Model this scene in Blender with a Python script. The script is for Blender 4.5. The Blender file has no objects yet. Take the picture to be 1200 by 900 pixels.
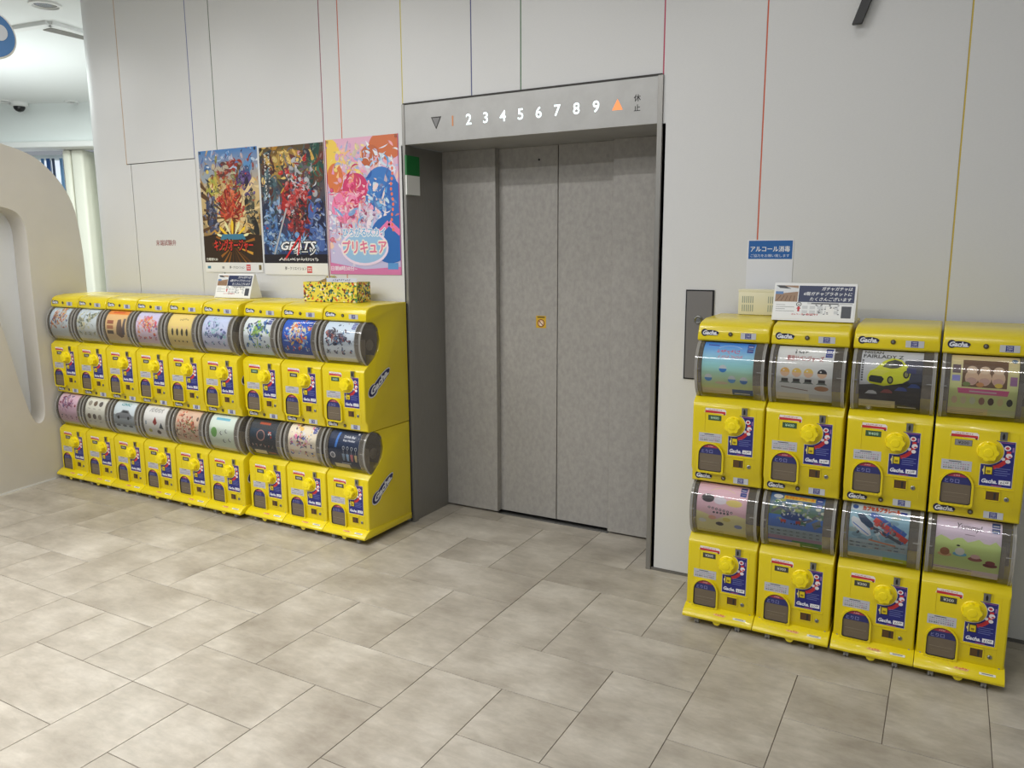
import bpy, bmesh, math, random
from mathutils import Vector, Matrix
from mathutils.geometry import tessellate_polygon

SC = bpy.context.scene
COL = SC.collection
PI = math.pi

# ------------------------------------------------------------------ camera
def make_camera():
    yaw, pitch, roll, f = 0.509445, -0.168871, -0.0043166, 915.55
    fwd = Vector((-math.sin(yaw) * math.cos(pitch), math.cos(yaw) * math.cos(pitch), math.sin(pitch)))
    right = Vector((math.cos(yaw), math.sin(yaw), 0))
    up = right.cross(fwd)
    c, s = math.cos(roll), math.sin(roll)
    r2 = c * right + s * up
    u2 = -s * right + c * up
    m = Matrix((r2, u2, -fwd)).transposed().to_4x4()
    m.translation = Vector((0, 0, 1.53))
    cd = bpy.data.cameras.new('camera')
    cd.sensor_width = 36.0
    cd.lens = f / 1200 * 36.0
    cd.clip_start = 0.05
    ob = bpy.data.objects.new('camera', cd)
    ob.matrix_world = m
    COL.objects.link(ob)
    SC.camera = ob
make_camera()

# ------------------------------------------------------------------ world, lights, exposure
w = bpy.data.worlds.new('world'); SC.world = w; w.use_nodes = True
w.node_tree.nodes['Background'].inputs[0].default_value = (0.86, 0.93, 1.0, 1)
w.node_tree.nodes['Background'].inputs[1].default_value = 0.30
SC.view_settings.view_transform = 'Standard'
SC.view_settings.look = 'None'
SC.view_settings.exposure = 0.0
SC.view_settings.gamma = 1.0
SC.view_settings.use_curve_mapping = False

def area(x, y, z, sx, sy, power, color=(1, 0.99, 0.975), spread=None, name='ceiling_lamp'):
    l = bpy.data.lights.new(name, 'AREA'); l.shape = 'RECTANGLE'; l.size = sx; l.size_y = sy
    l.energy = power; l.color = color
    if spread: l.spread = math.radians(spread)
    o = bpy.data.objects.new(name, l); o.location = (x, y, z); COL.objects.link(o)
    return o
def spot(x, y, z, power, deg, tx=None, ty=None, tz=0, color=(1, 0.98, 0.95), blend=0.8, r=0.05):
    l = bpy.data.lights.new('downlight_lamp', 'SPOT'); l.energy = power; l.spot_size = math.radians(deg)
    l.spot_blend = blend; l.color = color; l.shadow_soft_size = r
    o = bpy.data.objects.new('downlight_lamp', l); o.location = (x, y, z)
    if tx is not None:
        o.rotation_euler = (Vector((tx, ty, tz)) - Vector((x, y, z))).to_track_quat('-Z', 'Y').to_euler()
    COL.objects.link(o)
    return o
CEIL = 3.32
# linear ceiling fixtures of the hall
area(-3.3, 1.1, CEIL - .06, 3.0, .12, 62)
area(-0.3, 0.7, CEIL - .06, 1.6, .10, 21)
area(-2.9, -0.9, CEIL - .06, 3.4, .30, 84)
area(-5.0, 0.2, CEIL - .06, 1.2, .9, 40)
# round downlights near the wall and over the floor
for lx, pw in ((-5.0, 16), (-3.9, 9), (-2.7, 9), (-1.7, 7), (-0.7, 9), (0.4, 5)):
    spot(lx, 2.78, CEIL - .05, pw, 110, lx, 3.2, .6, r=.12)
spot(-2.9, 1.35, CEIL - .05, 190, 64, -2.75, 1.6, 0, r=.10)
spot(-0.1, 2.0, CEIL - .05, 40, 60, -0.1, 2.0, 0, r=.10)
# bright shop area beyond the left end of the wall
area(-8.6, 3.6, CEIL - .08, 2.2, 1.4, 95, (0.9, 1.0, 0.98))
up = area(-8.0, 4.2, 2.0, 2.0, 1.2, 30, (0.93, 1.0, 0.99), name='added_uplight'); up.rotation_euler = (PI, 0, 0)  # added upward fill to brighten the far ceiling, no cove there
area(-6.9, 5.2, CEIL - .08, 1.0, 1.4, 130, (0.95, 1.0, 0.98))  # unseen lamp, strengthened to whiten the far columns and the slit

# ------------------------------------------------------------------ materials
def lin(c):
    return tuple((v / 12.92 if v <= .04045 else ((v + .055) / 1.055) ** 2.4) for v in c)
def rgb(r, g, b):
    return lin((r / 255, g / 255, b / 255))
def pmat(name, col, rough=.5, metal=0.0, spec=.5, coat=0.0, emit=None, es=0.0):
    m = bpy.data.materials.new(name); m.use_nodes = True
    b = m.node_tree.nodes['Principled BSDF']
    b.inputs['Base Color'].default_value = (*col, 1)
    b.inputs['Roughness'].default_value = rough
    b.inputs['Metallic'].default_value = metal
    b.inputs['Specular IOR Level'].default_value = spec
    b.inputs['Coat Weight'].default_value = coat
    b.inputs['Coat Roughness'].default_value = .08
    if emit:
        b.inputs['Emission Color'].default_value = (*emit, 1); b.inputs['Emission Strength'].default_value = es
    return m
def noise_mat(name, c1, c2, scale, rough=.5, metal=0.0, detail=6, stretch=(1, 1, 1), bump=0.0, lo=.3, hi=.7, rnd=False, coat=0.0, c3=None):
    m = pmat(name, c1, rough, metal, coat=coat); nt = m.node_tree; N = nt.nodes; b = N['Principled BSDF']
    tc = N.new('ShaderNodeTexCoord'); mp = N.new('ShaderNodeMapping'); nz = N.new('ShaderNodeTexNoise'); cr = N.new('ShaderNodeValToRGB')
    mp.inputs['Scale'].default_value = stretch
    nt.links.new(tc.outputs['Object'], mp.inputs[0])
    if rnd:
        oi = N.new('ShaderNodeObjectInfo'); mu = N.new('ShaderNodeVectorMath'); mu.operation = 'SCALE'
        mu.inputs[0].default_value = (37, 19, 11)
        nt.links.new(oi.outputs['Random'], mu.inputs['Scale']); nt.links.new(mu.outputs[0], mp.inputs['Location'])
    nt.links.new(mp.outputs[0], nz.inputs['Vector'])
    nz.inputs['Scale'].default_value = scale; nz.inputs['Detail'].default_value = detail; nz.inputs['Roughness'].default_value = .62
    e = cr.color_ramp.elements
    e[0].position = lo; e[0].color = (*c1, 1); e[1].position = hi; e[1].color = (*c2, 1)
    if c3:
        q = e.new((lo + hi) / 2); q.color = (*c3, 1)
    nt.links.new(nz.outputs['Fac'], cr.inputs[0]); nt.links.new(cr.outputs[0], b.inputs['Base Color'])
    if bump:
        bp = N.new('ShaderNodeBump'); bp.inputs['Strength'].default_value = bump; bp.inputs['Distance'].default_value = .002
        nt.links.new(nz.outputs['Fac'], bp.inputs['Height']); nt.links.new(bp.outputs[0], b.inputs['Normal'])
    return m, cr, nz

M = {}
M['panel'], _, _ = noise_mat('wall_panel_white', rgb(211, 212, 213), rgb(216, 217, 218), 90, .45, stretch=(1, 1, 9), detail=3)
M['partition'], _, _ = noise_mat('partition_white', rgb(206, 202, 194), rgb(212, 208, 200), 3, .6)
M['white'] = pmat('white_paint', rgb(225, 226, 224), .55)
M['farwall'] = pmat('far_wall_white', rgb(226, 232, 230), .6)
M['ceiling'] = pmat('ceiling_white', rgb(228, 231, 230), .7)
M['dark'] = pmat('dark_gap', rgb(48, 46, 44), .6)
M['black'] = pmat('black_plastic', rgb(26, 26, 28), .35)
M['yellow'], _, _ = noise_mat('yellow_plastic', rgb(224, 202, 16), rgb(229, 208, 22), 6, .27, coat=.25)
M['knobyellow'] = pmat('bright_yellow_plastic', rgb(248, 226, 12), .3, coat=.2)
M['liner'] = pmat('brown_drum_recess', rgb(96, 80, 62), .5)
M['smoke'] = pmat('smoked_window', rgb(112, 100, 84), .18)
M['brown'] = pmat('return_recess_shade', rgb(92, 66, 34), .4)  # dark brown stands in for shade inside the shallow return slot
M['metal'] = pmat('satin_metal', rgb(150, 152, 152), .3, 1.0)
M['castor'] = pmat('grey_castor_plastic', rgb(150, 149, 146), .25)
M['steel'], _, _ = noise_mat('brushed_steel', rgb(140, 138, 134), rgb(150, 149, 146), 30, .38, .55, stretch=(12, 12, .4), detail=4)
M['header'], _, _ = noise_mat('header_metal', rgb(158, 158, 156), rgb(168, 168, 167), 9, .4, .35)
M['door'], _, _ = noise_mat('mottled_grey_door', rgb(154, 151, 147), rgb(170, 167, 162), 42, .42, 0, detail=5, stretch=(1.2, 1, .8), lo=.33, hi=.68)
M['doorside'] = pmat('door_edge_grey', rgb(140, 139, 136), .4)
M['grout'] = pmat('floor_joint', rgb(104, 95, 84), .8)
M['tile'], tcr, _ = noise_mat('stone_tile', rgb(142, 134, 122), rgb(200, 194, 183), 3.0, .34, 0, detail=9, stretch=(1, 1.3, 1), bump=.05, lo=.26, hi=.74, rnd=True, c3=rgb(172, 165, 153))
def add_grain(m, scale, amt, stretch):
    nt = m.node_tree; N = nt.nodes; b = N['Principled BSDF']; src = b.inputs['Base Color'].links[0].from_socket
    mp = [n for n in N if n.type == 'MAPPING'][0]; mp2 = N.new('ShaderNodeMapping'); mp2.inputs['Scale'].default_value = stretch
    nz = N.new('ShaderNodeTexNoise'); nz.inputs['Scale'].default_value = scale; nz.inputs['Detail'].default_value = 8; nz.inputs['Roughness'].default_value = .7; nz.inputs['Distortion'].default_value = .6
    mr = N.new('ShaderNodeMapRange'); mr.inputs[1].default_value = .3; mr.inputs[2].default_value = .7; mr.inputs[3].default_value = 1 - amt; mr.inputs[4].default_value = 1 + amt
    vm = N.new('ShaderNodeVectorMath'); vm.operation = 'SCALE'
    nt.links.new(mp.outputs[0], mp2.inputs[0]); nt.links.new(mp2.outputs[0], nz.inputs['Vector']); nt.links.new(nz.outputs['Fac'], mr.inputs[0])
    nt.links.new(src, vm.inputs[0]); nt.links.new(mr.outputs[0], vm.inputs['Scale']); nt.links.new(vm.outputs[0], b.inputs['Base Color'])
add_grain(M['tile'], 13, .11, (1, 2.2, 1))
M['cream'] = pmat('cream_plastic', rgb(226, 222, 196), .45)
M['slot'] = pmat('slot_shadow_grey', rgb(150, 160, 150), .6)
M['led'] = pmat('lit_number', (.9, 1, 1), .5, emit=(.82, .97, 1.0), es=.95)
M['ledorange'] = pmat('lit_orange', rgb(240, 150, 90), .5, emit=rgb(250, 150, 90), es=.55)
M['orangedim'] = pmat('dim_orange', rgb(215, 145, 95), .5)
M['green'] = pmat('sign_green', rgb(10, 110, 50), .4)
M['paper'] = pmat('paper_white', rgb(235, 236, 236), .5)
M['callplate'] = pmat('grey_call_plate', rgb(126, 124, 124), .4, .3)
M['clearfilm'] = None
STR = {'orange': rgb(190, 150, 100), 'blue': rgb(75, 90, 160), 'dgreen': rgb(70, 90, 70), 'purple': rgb(150, 70, 90), 'red': rgb(205, 95, 60),
       'yellow': rgb(205, 190, 80), 'navy': rgb(60, 70, 130), 'green': rgb(60, 110, 70), 'pink': rgb(190, 60, 95), 'yel2': rgb(200, 175, 70), 'dark': rgb(70, 68, 66)}
for k, v in STR.items(): M['s_' + k] = pmat('joint_strip_' + k, v, .5)

def print_mat():
    m = pmat('printed_colours', (1, 1, 1), .38); nt = m.node_tree
    a = nt.nodes.new('ShaderNodeVertexColor'); a.layer_name = 'Col'
    nt.links.new(a.outputs['Color'], nt.nodes['Principled BSDF'].inputs['Base Color'])
    return m
M['print'] = print_mat()
def clear_mat(name, tint, fac=.0):
    m = bpy.data.materials.new(name); m.use_nodes = True; nt = m.node_tree; N = nt.nodes
    for n in list(N): N.remove(n)
    out = N.new('ShaderNodeOutputMaterial'); mix = N.new('ShaderNodeMixShader'); tr = N.new('ShaderNodeBsdfTransparent')
    gl = N.new('ShaderNodeBsdfGlossy'); fr = N.new('ShaderNodeFresnel'); ad = N.new('ShaderNodeMath'); ad.operation = 'ADD'
    tr.inputs[0].default_value = (*tint, 1); gl.inputs['Roughness'].default_value = .07; gl.inputs[0].default_value = (1, 1, 1, 1)
    fr.inputs[0].default_value = 1.45; ad.inputs[1].default_value = fac; ad.use_clamp = True
    nt.links.new(fr.outputs[0], ad.inputs[0]); nt.links.new(ad.outputs[0], mix.inputs[0])
    nt.links.new(tr.outputs[0], mix.inputs[1]); nt.links.new(gl.outputs[0], mix.inputs[2]); nt.links.new(mix.outputs[0], out.inputs[0])
    return m
M['clear'] = clear_mat('clear_drum_plastic', (.965, .96, .955), .01)
M['rim'] = clear_mat('clear_rim_plastic', (.88, .88, .87), .16)
def hazy(m, col, fac):
    nt = m.node_tree; N = nt.nodes; out = [n for n in N if n.type == 'OUTPUT_MATERIAL'][0]; src = out.inputs[0].links[0].from_socket
    df = N.new('ShaderNodeBsdfDiffuse'); df.inputs[0].default_value = (*col, 1); mx = N.new('ShaderNodeMixShader'); mx.inputs[0].default_value = fac
    nt.links.new(src, mx.inputs[1]); nt.links.new(df.outputs[0], mx.inputs[2]); nt.links.new(mx.outputs[0], out.inputs[0])
M['smokyclear'] = clear_mat('smoky_drum_plastic', (.80, .78, .75), .04); hazy(M['smokyclear'], rgb(178, 172, 162), .20); hazy(M['rim'], rgb(205, 203, 198), .42)
M['film'] = clear_mat('clear_film', (.95, .95, .95), .08)

# ------------------------------------------------------------------ mesh helpers
class MB:
    def __init__(s): s.v = []; s.f = []; s.m = []
    def add(s, vs, fs, mi=0):
        b = len(s.v); s.v += [tuple(p) for p in vs]; s.f += [tuple(b + i for i in f) for f in fs]; s.m += [mi] * len(fs)
    def box(s, x0, x1, y0, y1, z0, z1, mi=0):
        vs = [(x, y, z) for x in (x0, x1) for y in (y0, y1) for z in (z0, z1)]
        s.add(vs, [(0, 1, 3, 2), (4, 6, 7, 5), (0, 4, 5, 1), (2, 3, 7, 6), (0, 2, 6, 4), (1, 5, 7, 3)], mi)
    def prism(s, prof, x0, x1, mi=0, axis='x'):
        """closed polygon (a,b) extruded along one axis; x: (y,z)  y: (x,z)  z: (x,y)"""
        def P(t, a, b): return (t, a, b) if axis == 'x' else ((a, t, b) if axis == 'y' else (a, b, t))
        n = len(prof)
        tris = tessellate_polygon([[Vector((a, b, 0)) for a, b in prof]])
        vs = [P(x0, a, b) for a, b in prof] + [P(x1, a, b) for a, b in prof]
        fs = [(i, (i + 1) % n, n + (i + 1) % n, n + i) for i in range(n)]
        fs += [tuple(t) for t in tris] + [tuple(n + i for i in reversed(t)) for t in tris]
        s.add(vs, fs, mi)
    def lathe(s, prof, c, axis='y', n=24, mi=0, mod=None):
        """prof: (r, t) along the axis from centre c"""
        vs = []; fs = []
        for r, t in prof:
            for k in range(n):
                a = 2 * PI * k / n; rr = r * (mod(a) if mod else 1)
                ca, sa = rr * math.cos(a), rr * math.sin(a)
                p = (ca, t, sa) if axis == 'y' else ((t, ca, sa) if axis == 'x' else (ca, sa, t))
                vs.append((c[0] + p[0], c[1] + p[1], c[2] + p[2]))
        for i in range(len(prof) - 1):
            for k in range(n):
                fs.append((i * n + k, i * n + (k + 1) % n, (i + 1) * n + (k + 1) % n, (i + 1) * n + k))
        fs.append(tuple(range(n))); fs.append(tuple((len(prof) - 1) * n + k for k in reversed(range(n))))
        s.add(vs, fs, mi)
    def tube(s, pts, r, n=8, closed=False, mi=0):
        vs = []; fs = []; m = len(pts); P = [Vector(p) for p in pts]
        for i, p in enumerate(P):
            a = P[i - 1] if (i or closed) else P[0]; b = P[(i + 1) % m] if (i < m - 1 or closed) else P[-1]
            t = (b - a).normalized(); u = t.orthogonal().normalized() if abs(t.x) > .5 else t.cross(Vector((1, 0, 0))).normalized()
            w_ = t.cross(u)
            for k in range(n):
                an = 2 * PI * k / n; vs.append(p + r * (math.cos(an) * u + math.sin(an) * w_))
        for i in range(m if closed else m - 1):
            for k in range(n):
                j = (i + 1) % m
                fs.append((i * n + k, i * n + (k + 1) % n, j * n + (k + 1) % n, j * n + k))
        s.add(vs, fs, mi)
    def mesh(s, name, mats, bevel=0, seg=2, smooth=False):
        me = bpy.data.meshes.new(name); me.from_pydata(s.v, [], s.f)
        for m in (mats if isinstance(mats, (list, tuple)) else [mats]): me.materials.append(m)
        for p, mi in zip(me.polygons, s.m): p.material_index = mi
        bm = bmesh.new(); bm.from_mesh(me)
        bmesh.ops.remove_doubles(bm, verts=bm.verts, dist=1e-6)
        bmesh.ops.recalc_face_normals(bm, faces=bm.faces)
        if bevel:
            bmesh.ops.dissolve_limit(bm, angle_limit=.01, verts=bm.verts, edges=bm.edges)
            es = [e for e in bm.edges if len(e.link_faces) == 2 and e.calc_face_angle(0) > .5]
            bmesh.ops.bevel(bm, geom=es, offset=bevel, segments=seg, profile=.5, affect='EDGES', clamp_overlap=True)
        if smooth or bevel:
            for f in bm.faces: f.smooth = True
            for e in bm.edges:
                if len(e.link_faces) == 2 and e.calc_face_angle(0) > .62: e.smooth = False
        bm.to_mesh(me); bm.free()
        return me

def ob(name, me, parent=None, loc=(0, 0, 0), label=None, kind=None):
    o = bpy.data.objects.new(name, me); COL.objects.link(o); o.location = loc
    if parent: o.parent = parent
    if label: o['label'] = label
    if kind: o['kind'] = kind
    return o
def thing(name, label, cat, loc=(0, 0, 0), rz=0, group=None, me=None):
    o = bpy.data.objects.new(name, me); COL.objects.link(o); o.location = loc; o.rotation_euler = (0, 0, rz)
    o['label'] = label; o['category'] = cat
    if group: o['group'] = group
    return o
def boxmesh(name, x0, x1, y0, y1, z0, z1, mat, bevel=0):
    b = MB(); b.box(x0, x1, y0, y1, z0, z1); return b.mesh(name, mat, bevel, 1)

# ------------------------------------------------------------------ flat print: coloured polygons in thin ink layers
_tc = {}
def glyphs(s, res=2, off=0.0, shear=0.0):
    k = (s, res, off, shear)
    if k in _tc: return _tc[k]
    c = bpy.data.curves.new('t', 'FONT'); c.body = s; c.resolution_u = res; c.offset = off; c.shear = shear; c.fill_mode = 'FRONT'
    o = bpy.data.objects.new('t', c)
    me = bpy.data.meshes.new_from_object(o)
    P = [(v.co.x, v.co.y) for v in me.vertices]
    F = [[P[i] for i in p.vertices] for p in me.polygons]
    if P:
        xs = [p[0] for p in P]; ys = [p[1] for p in P]; bb = (min(xs), max(xs), min(ys), max(ys))
    else: bb = (0, 1, 0, 1)
    bpy.data.objects.remove(o); bpy.data.curves.remove(c); bpy.data.meshes.remove(me)
    _tc[k] = (F, bb); return _tc[k]

def scribble(p, cx, cy, w, h, col, n=8, seed=0, outline=None):
    R = random.Random(seed + n); st = w / n
    if outline: p.rect(cx - w / 2 - h * .2, cy - h * .62, w + h * .4, h * 1.24, outline)
    for k in range(n):
        x = cx - w / 2 + st * (k + .5)
        for _ in range(3):
            a = R.choice((0, 0, PI / 2, .8, -.8)); L = min(st, h) * R.uniform(.3, .48); ox, oy = R.uniform(-.22, .22) * st, R.uniform(-.35, .35) * h
            p.line([(x + ox - L * math.cos(a), cy + oy - L * math.sin(a)), (x + ox + L * math.cos(a), cy + oy + L * math.sin(a))], h * .15, col)
class Print:
    def __init__(s, w, h, bg, d=.00005):
        s.w, s.h, s.d, s.n = w, h, d, 0; s.P = []
        s.rect(0, 0, w, h, bg)
    def poly(s, pts, col, up=True, convex=False, clip=True):
        if up: s.n += 1
        if not convex and len(pts) > 3:
            t = tessellate_polygon([[Vector((a, b, 0)) for a, b in pts]])
            fs = [[pts[i] for i in q] for q in t]
        else: fs = [list(pts)]
        for f in fs:
            if clip: f = s.clipbox(f)
            if f and len(f) > 2: s.P.append((f, col, s.n))
    @staticmethod
    def half(f, ax, v, sgn):
        out = []
        for i in range(len(f)):
            a, b = f[i], f[(i + 1) % len(f)]
            da, db = (a[ax] - v) * sgn, (b[ax] - v) * sgn
            if da >= 0: out.append(a)
            if (da > 0 and db < 0) or (da < 0 and db > 0):
                t = da / (da - db); out.append((a[0] + (b[0] - a[0]) * t, a[1] + (b[1] - a[1]) * t))
        return out
    def clipbox(s, f):
        for ax, v, sg in ((0, 0, 1), (0, s.w, -1), (1, 0, 1), (1, s.h, -1)):
            if any((p[ax] - v) * sg < -1e-9 for p in f): f = s.half(f, ax, v, sg)
            if len(f) < 3: return None
        return f
    def rect(s, x, y, w, h, col, up=True): s.poly([(x, y), (x + w, y), (x + w, y + h), (x, y + h)], col, up, True)
    def ell(s, cx, cy, rx, ry, col, n=14, rot=0, up=True, a0=0, a1=2 * PI):
        c, q = math.cos(rot), math.sin(rot); pts = []
        full = abs(a1 - a0 - 2 * PI) < 1e-6
        for k in range(n + (0 if full else 1)):
            a = a0 + (a1 - a0) * k / n; x, y = rx * math.cos(a), ry * math.sin(a)
            pts.append((cx + c * x - q * y, cy + q * x + c * y))
        s.poly(pts, col, up, True)
    def line(s, pts, wd, col):
        s.n += 1
        for (x0, y0), (x1, y1) in zip(pts, pts[1:]):
            L = math.hypot(x1 - x0, y1 - y0) or 1; nx, ny = -(y1 - y0) / L * wd / 2, (x1 - x0) / L * wd / 2
            s.poly([(x0 - nx, y0 - ny), (x1 - nx, y1 - ny), (x1 + nx, y1 + ny), (x0 + nx, y0 + ny)], col, False, True)
    def text(s, t, cx, cy, h, col, w=None, off=0.0, shear=0.0, res=2, rot=0, outline=None, ow=.06):
        """text fitted to height h (and width w), centred on cx, cy"""
        cjk = any(ord(ch) > 0x2E7F for ch in t); bold = off; off = 0.0 if cjk else off
        F0, bb = glyphs(t, res, off, shear)
        sy = h / max(1e-6, bb[3] - bb[2]); sx = (w / max(1e-6, bb[1] - bb[0])) if w else sy
        mx, my = (bb[0] + bb[1]) / 2, (bb[2] + bb[3]) / 2
        c, q = math.cos(rot), math.sin(rot)
        def put(F, cl, shifts):
            for dx, dy in shifts:
                s.n += 1
                for f in F:
                    g = [((p[0] - mx + dx) * sx, (p[1] - my + dy) * sy) for p in f]
                    s.poly([(cx + c * x - q * y, cy + q * x + c * y) for x, y in g], cl, False, len(f) < 4)
        if outline:
            if cjk: put(F0, outline, [(ow * math.cos(k * PI / 4), ow * math.sin(k * PI / 4)) for k in range(8)])
            else: put(glyphs(t, res, ow, shear)[0], outline, [(0, 0)])
        put(F0, col, [(-bold, 0), (bold, 0), (0, bold)] if (cjk and bold) else [(0, 0)]); s.n += 1
    def grad(s, x, y, w, h, c0, c1, n=10):
        s.n += 1
        f = lambda px, py: tuple(a + (b - a) * min(1, max(0, (py - y) / h)) for a, b in zip(c0, c1))
        for k in range(n): s.poly([(x, y + h * k / n), (x + w, y + h * k / n), (x + w, y + h * (k + 1) / n), (x, y + h * (k + 1) / n)], f, False, True)
    def mesh(s, name, fn, knots=None, back=0.0, mat=None, gain=1.0):
        vs = []; fs = []; cs = []
        def emit(f, col, n):
            b = len(vs)
            for p in f:
                vs.append(fn(p[0], p[1], n * s.d)); c3 = col(*p) if callable(col) else col; g3 = gain / max(1.0, max(c3) * gain / .86); cs.append((*(q_ * g3 for q_ in c3), 1))
            fs.append(tuple(range(b, b + len(f))))
        cell = .004; grid = {}; lev = {}; groups = {}
        for f, col, n in s.P: groups.setdefault(n, []).append(f)
        for n in sorted(groups):
            cs_ = set()
            for f in groups[n]:
                a0, a1 = int(min(q[0] for q in f) / cell), int(max(q[0] for q in f) / cell); b0, b1 = int(min(q[1] for q in f) / cell), int(max(q[1] for q in f) / cell)
                for a_ in range(a0, a1 + 1):
                    for b_ in range(b0, b1 + 1): cs_.add((a_, b_))
            L_ = 1 + max([grid.get(c_, -1) for c_ in cs_] or [0]); lev[n] = L_
            for c_ in cs_: grid[c_] = L_
        for f, col, n in s.P:
            n = lev[n]
            parts = [f]
            if knots:
                ys = [p[1] for p in f]; lo, hi = min(ys), max(ys)
                for k in knots:
                    if lo < k - 1e-7 and hi > k + 1e-7:
                        nx = []
                        for g in parts:
                            for sg in (1, -1):
                                h_ = s.half(g, 1, k, sg)
                                if len(h_) > 2: nx.append(h_)
                        parts = nx
            for g in parts: emit(g, col, n)
        if back:   # card thickness: back face and rim
            ks = [0] + [k for k in (knots or []) if 0 < k < s.h] + [s.h]
            wc = (.8, .8, .8, 1)
            for a, b_ in zip(ks, ks[1:]):
                for quad in ([(0, a, -back), (0, b_, -back), (s.w, b_, -back), (s.w, a, -back)],
                             [(0, a, 0), (0, b_, 0), (0, b_, -back), (0, a, -back)], [(s.w, a, 0), (s.w, a, -back), (s.w, b_, -back), (s.w, b_, 0)]):
                    b = len(vs); vs.extend(fn(*q) for q in quad); cs.extend([wc] * 4); fs.append((b, b + 1, b + 2, b + 3))
            for v in (0, s.h):
                b = len(vs); vs.extend(fn(*q) for q in ((0, v, 0), (s.w, v, 0), (s.w, v, -back), (0, v, -back))); cs.extend([wc] * 4); fs.append((b, b + 1, b + 2, b + 3))
        me = bpy.data.meshes.new(name); me.from_pydata(vs, [], fs); me.materials.append(mat or M['print'])
        ca = me.color_attributes.new('Col', 'FLOAT_COLOR', 'POINT')
        ca.data.foreach_set('color', [c for q in cs for c in q])
        return me
def front(x0, y, z0):      # print facing -y
    return lambda u, v, d: (x0 + u, y - d, z0 + v)

# ------------------------------------------------------------------ setting: floor
floor = ob('floor', boxmesh('floor', -13, 4, -4.5, 8.2, -.12, -.0025, M['grout']), kind='structure')
G = .2998; TX0 = -2.4755; TY0 = 1.3059
tile_me = {}
def tile_mesh(wi, hi):
    if (wi, hi) not in tile_me:
        b = MB(); j = .0013; b.box(j, wi * G - j, j, hi * G - j, -.006, 0)
        tile_me[(wi, hi)] = b.mesh('tile', M['tile'], .0008, 1)
    return tile_me[(wi, hi)]
PAT = [(0, 0, 1, 2), (1, 0, 2, 1), (1, 1, 1, 1), (2, 1, 1, 2), (0, 2, 2, 1)]
far_tiles = MB()
for c in range(-6, 6):
    for blk in range(-5, 4):
        j0 = (2 - c) % 3 + 3 * blk
        for (a, b_, wi, hi) in PAT:
            i, j = 3 * c + a, j0 + b_
            x, y = TX0 + i * G, TY0 + j * G
            x1, y1 = x + wi * G, y + hi * G
            if x > 1.9 or y > 3.83 or x1 < -6.1 or y1 < -1.5: continue
            near = y1 > .55 and x < 1.3 and x1 > -5.6
            if near and y1 < 3.95:
                ob('tile', tile_mesh(wi, hi), floor, (x, y, 0))
            elif near:      # cut tile against the doors
                b = MB(); b.box(.0013, wi * G - .0013, .0013, min(y1, 3.86) - y, -.006, 0); ob('tile', b.mesh('tile', M['tile']), floor, (x, y, 0))
            else:
                far_tiles.box(x + .0013, x1 - .0013, y + .0013, y1 - .0013, -.006, 0)
ob('distant_tiles', far_tiles.mesh('distant_tiles', M['tile']), floor, kind='stuff')
b = MB(); b.box(-2.236, -1.54, 3.822, 3.90, -.004, .003)
ob('door_sill', b.mesh('door_sill', M['metal']), floor)

# ------------------------------------------------------------------ setting: ceiling
ob('ceiling', boxmesh('ceiling', -13, 4, -4.5, 8.2, CEIL, CEIL + .1, M['ceiling']), kind='structure')

# ------------------------------------------------------------------ setting: back wall of separate panels with coloured joints
WY = 3.468
b = MB()
b.box(-5.12, -2.608, WY + .010, WY + .10, 0, CEIL)
wall = ob('wall_back', b.mesh('wall_back', M['dark']), kind='structure')
for x0, x1, z0 in ((-2.606, -1.153, 2.289), (-1.151, 3.2, 0)):
    ob('wall_backing', boxmesh('wall_backing', x0, x1, WY + .010, WY + .10, z0, CEIL, M['dark']), wall)
g = .0028
def wpanel(x0, x1, z0, z1, name='wall_panel'):
    bb = MB(); bb.box(x0 + g, x1 - g, WY, WY + .0098, z0, z1)
    return ob(name, bb.mesh(name, M['panel'], .0009, 1), wall)
for x0, x1 in ((-4.217, -4.011), (-4.011, -3.143), (-3.143, -3.010), (-3.010, -2.588), (-1.171, -.736), (-.736, -.008), (-.008, .95), (.95, 2.0), (2.0, 3.2)):
    wpanel(x0, x1, .013 if x0 > -1.2 else 0, CEIL)
wpanel(-4.888, -4.217, 2.113, CEIL)
ap = wpanel(-4.846, -4.207, 0, 2.108, 'access_panel')
for x0, x1 in ((-2.588, -2.161), (-2.161, -1.882), (-1.882, -1.171)): wpanel(x0, x1, 2.292, CEIL)
for x, z0, c in ((-4.888, 2.11, 'orange'), (-4.217, 2.11, 'blue'), (-4.011, 0, 'dgreen'), (-3.143, 0, 'purple'), (-3.010, 0, 'red'), (-2.588, 2.29, 'yellow'),
                 (-2.161, 2.292, 'navy'), (-1.882, 2.292, 'green'), (-1.171, 2.29, 'pink'), (-.736, 0, 'red'), (-.008, 0, 'yel2'), (.95, 0, 'blue'), (2.0, 0, 'green')):
    bb = MB(); bb.box(x - .0026, x + .0026, WY + .0012, WY + .011, z0, CEIL); ob('joint_strip', bb.mesh('joint_strip', M['s_' + c]), wall, label=None)
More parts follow.
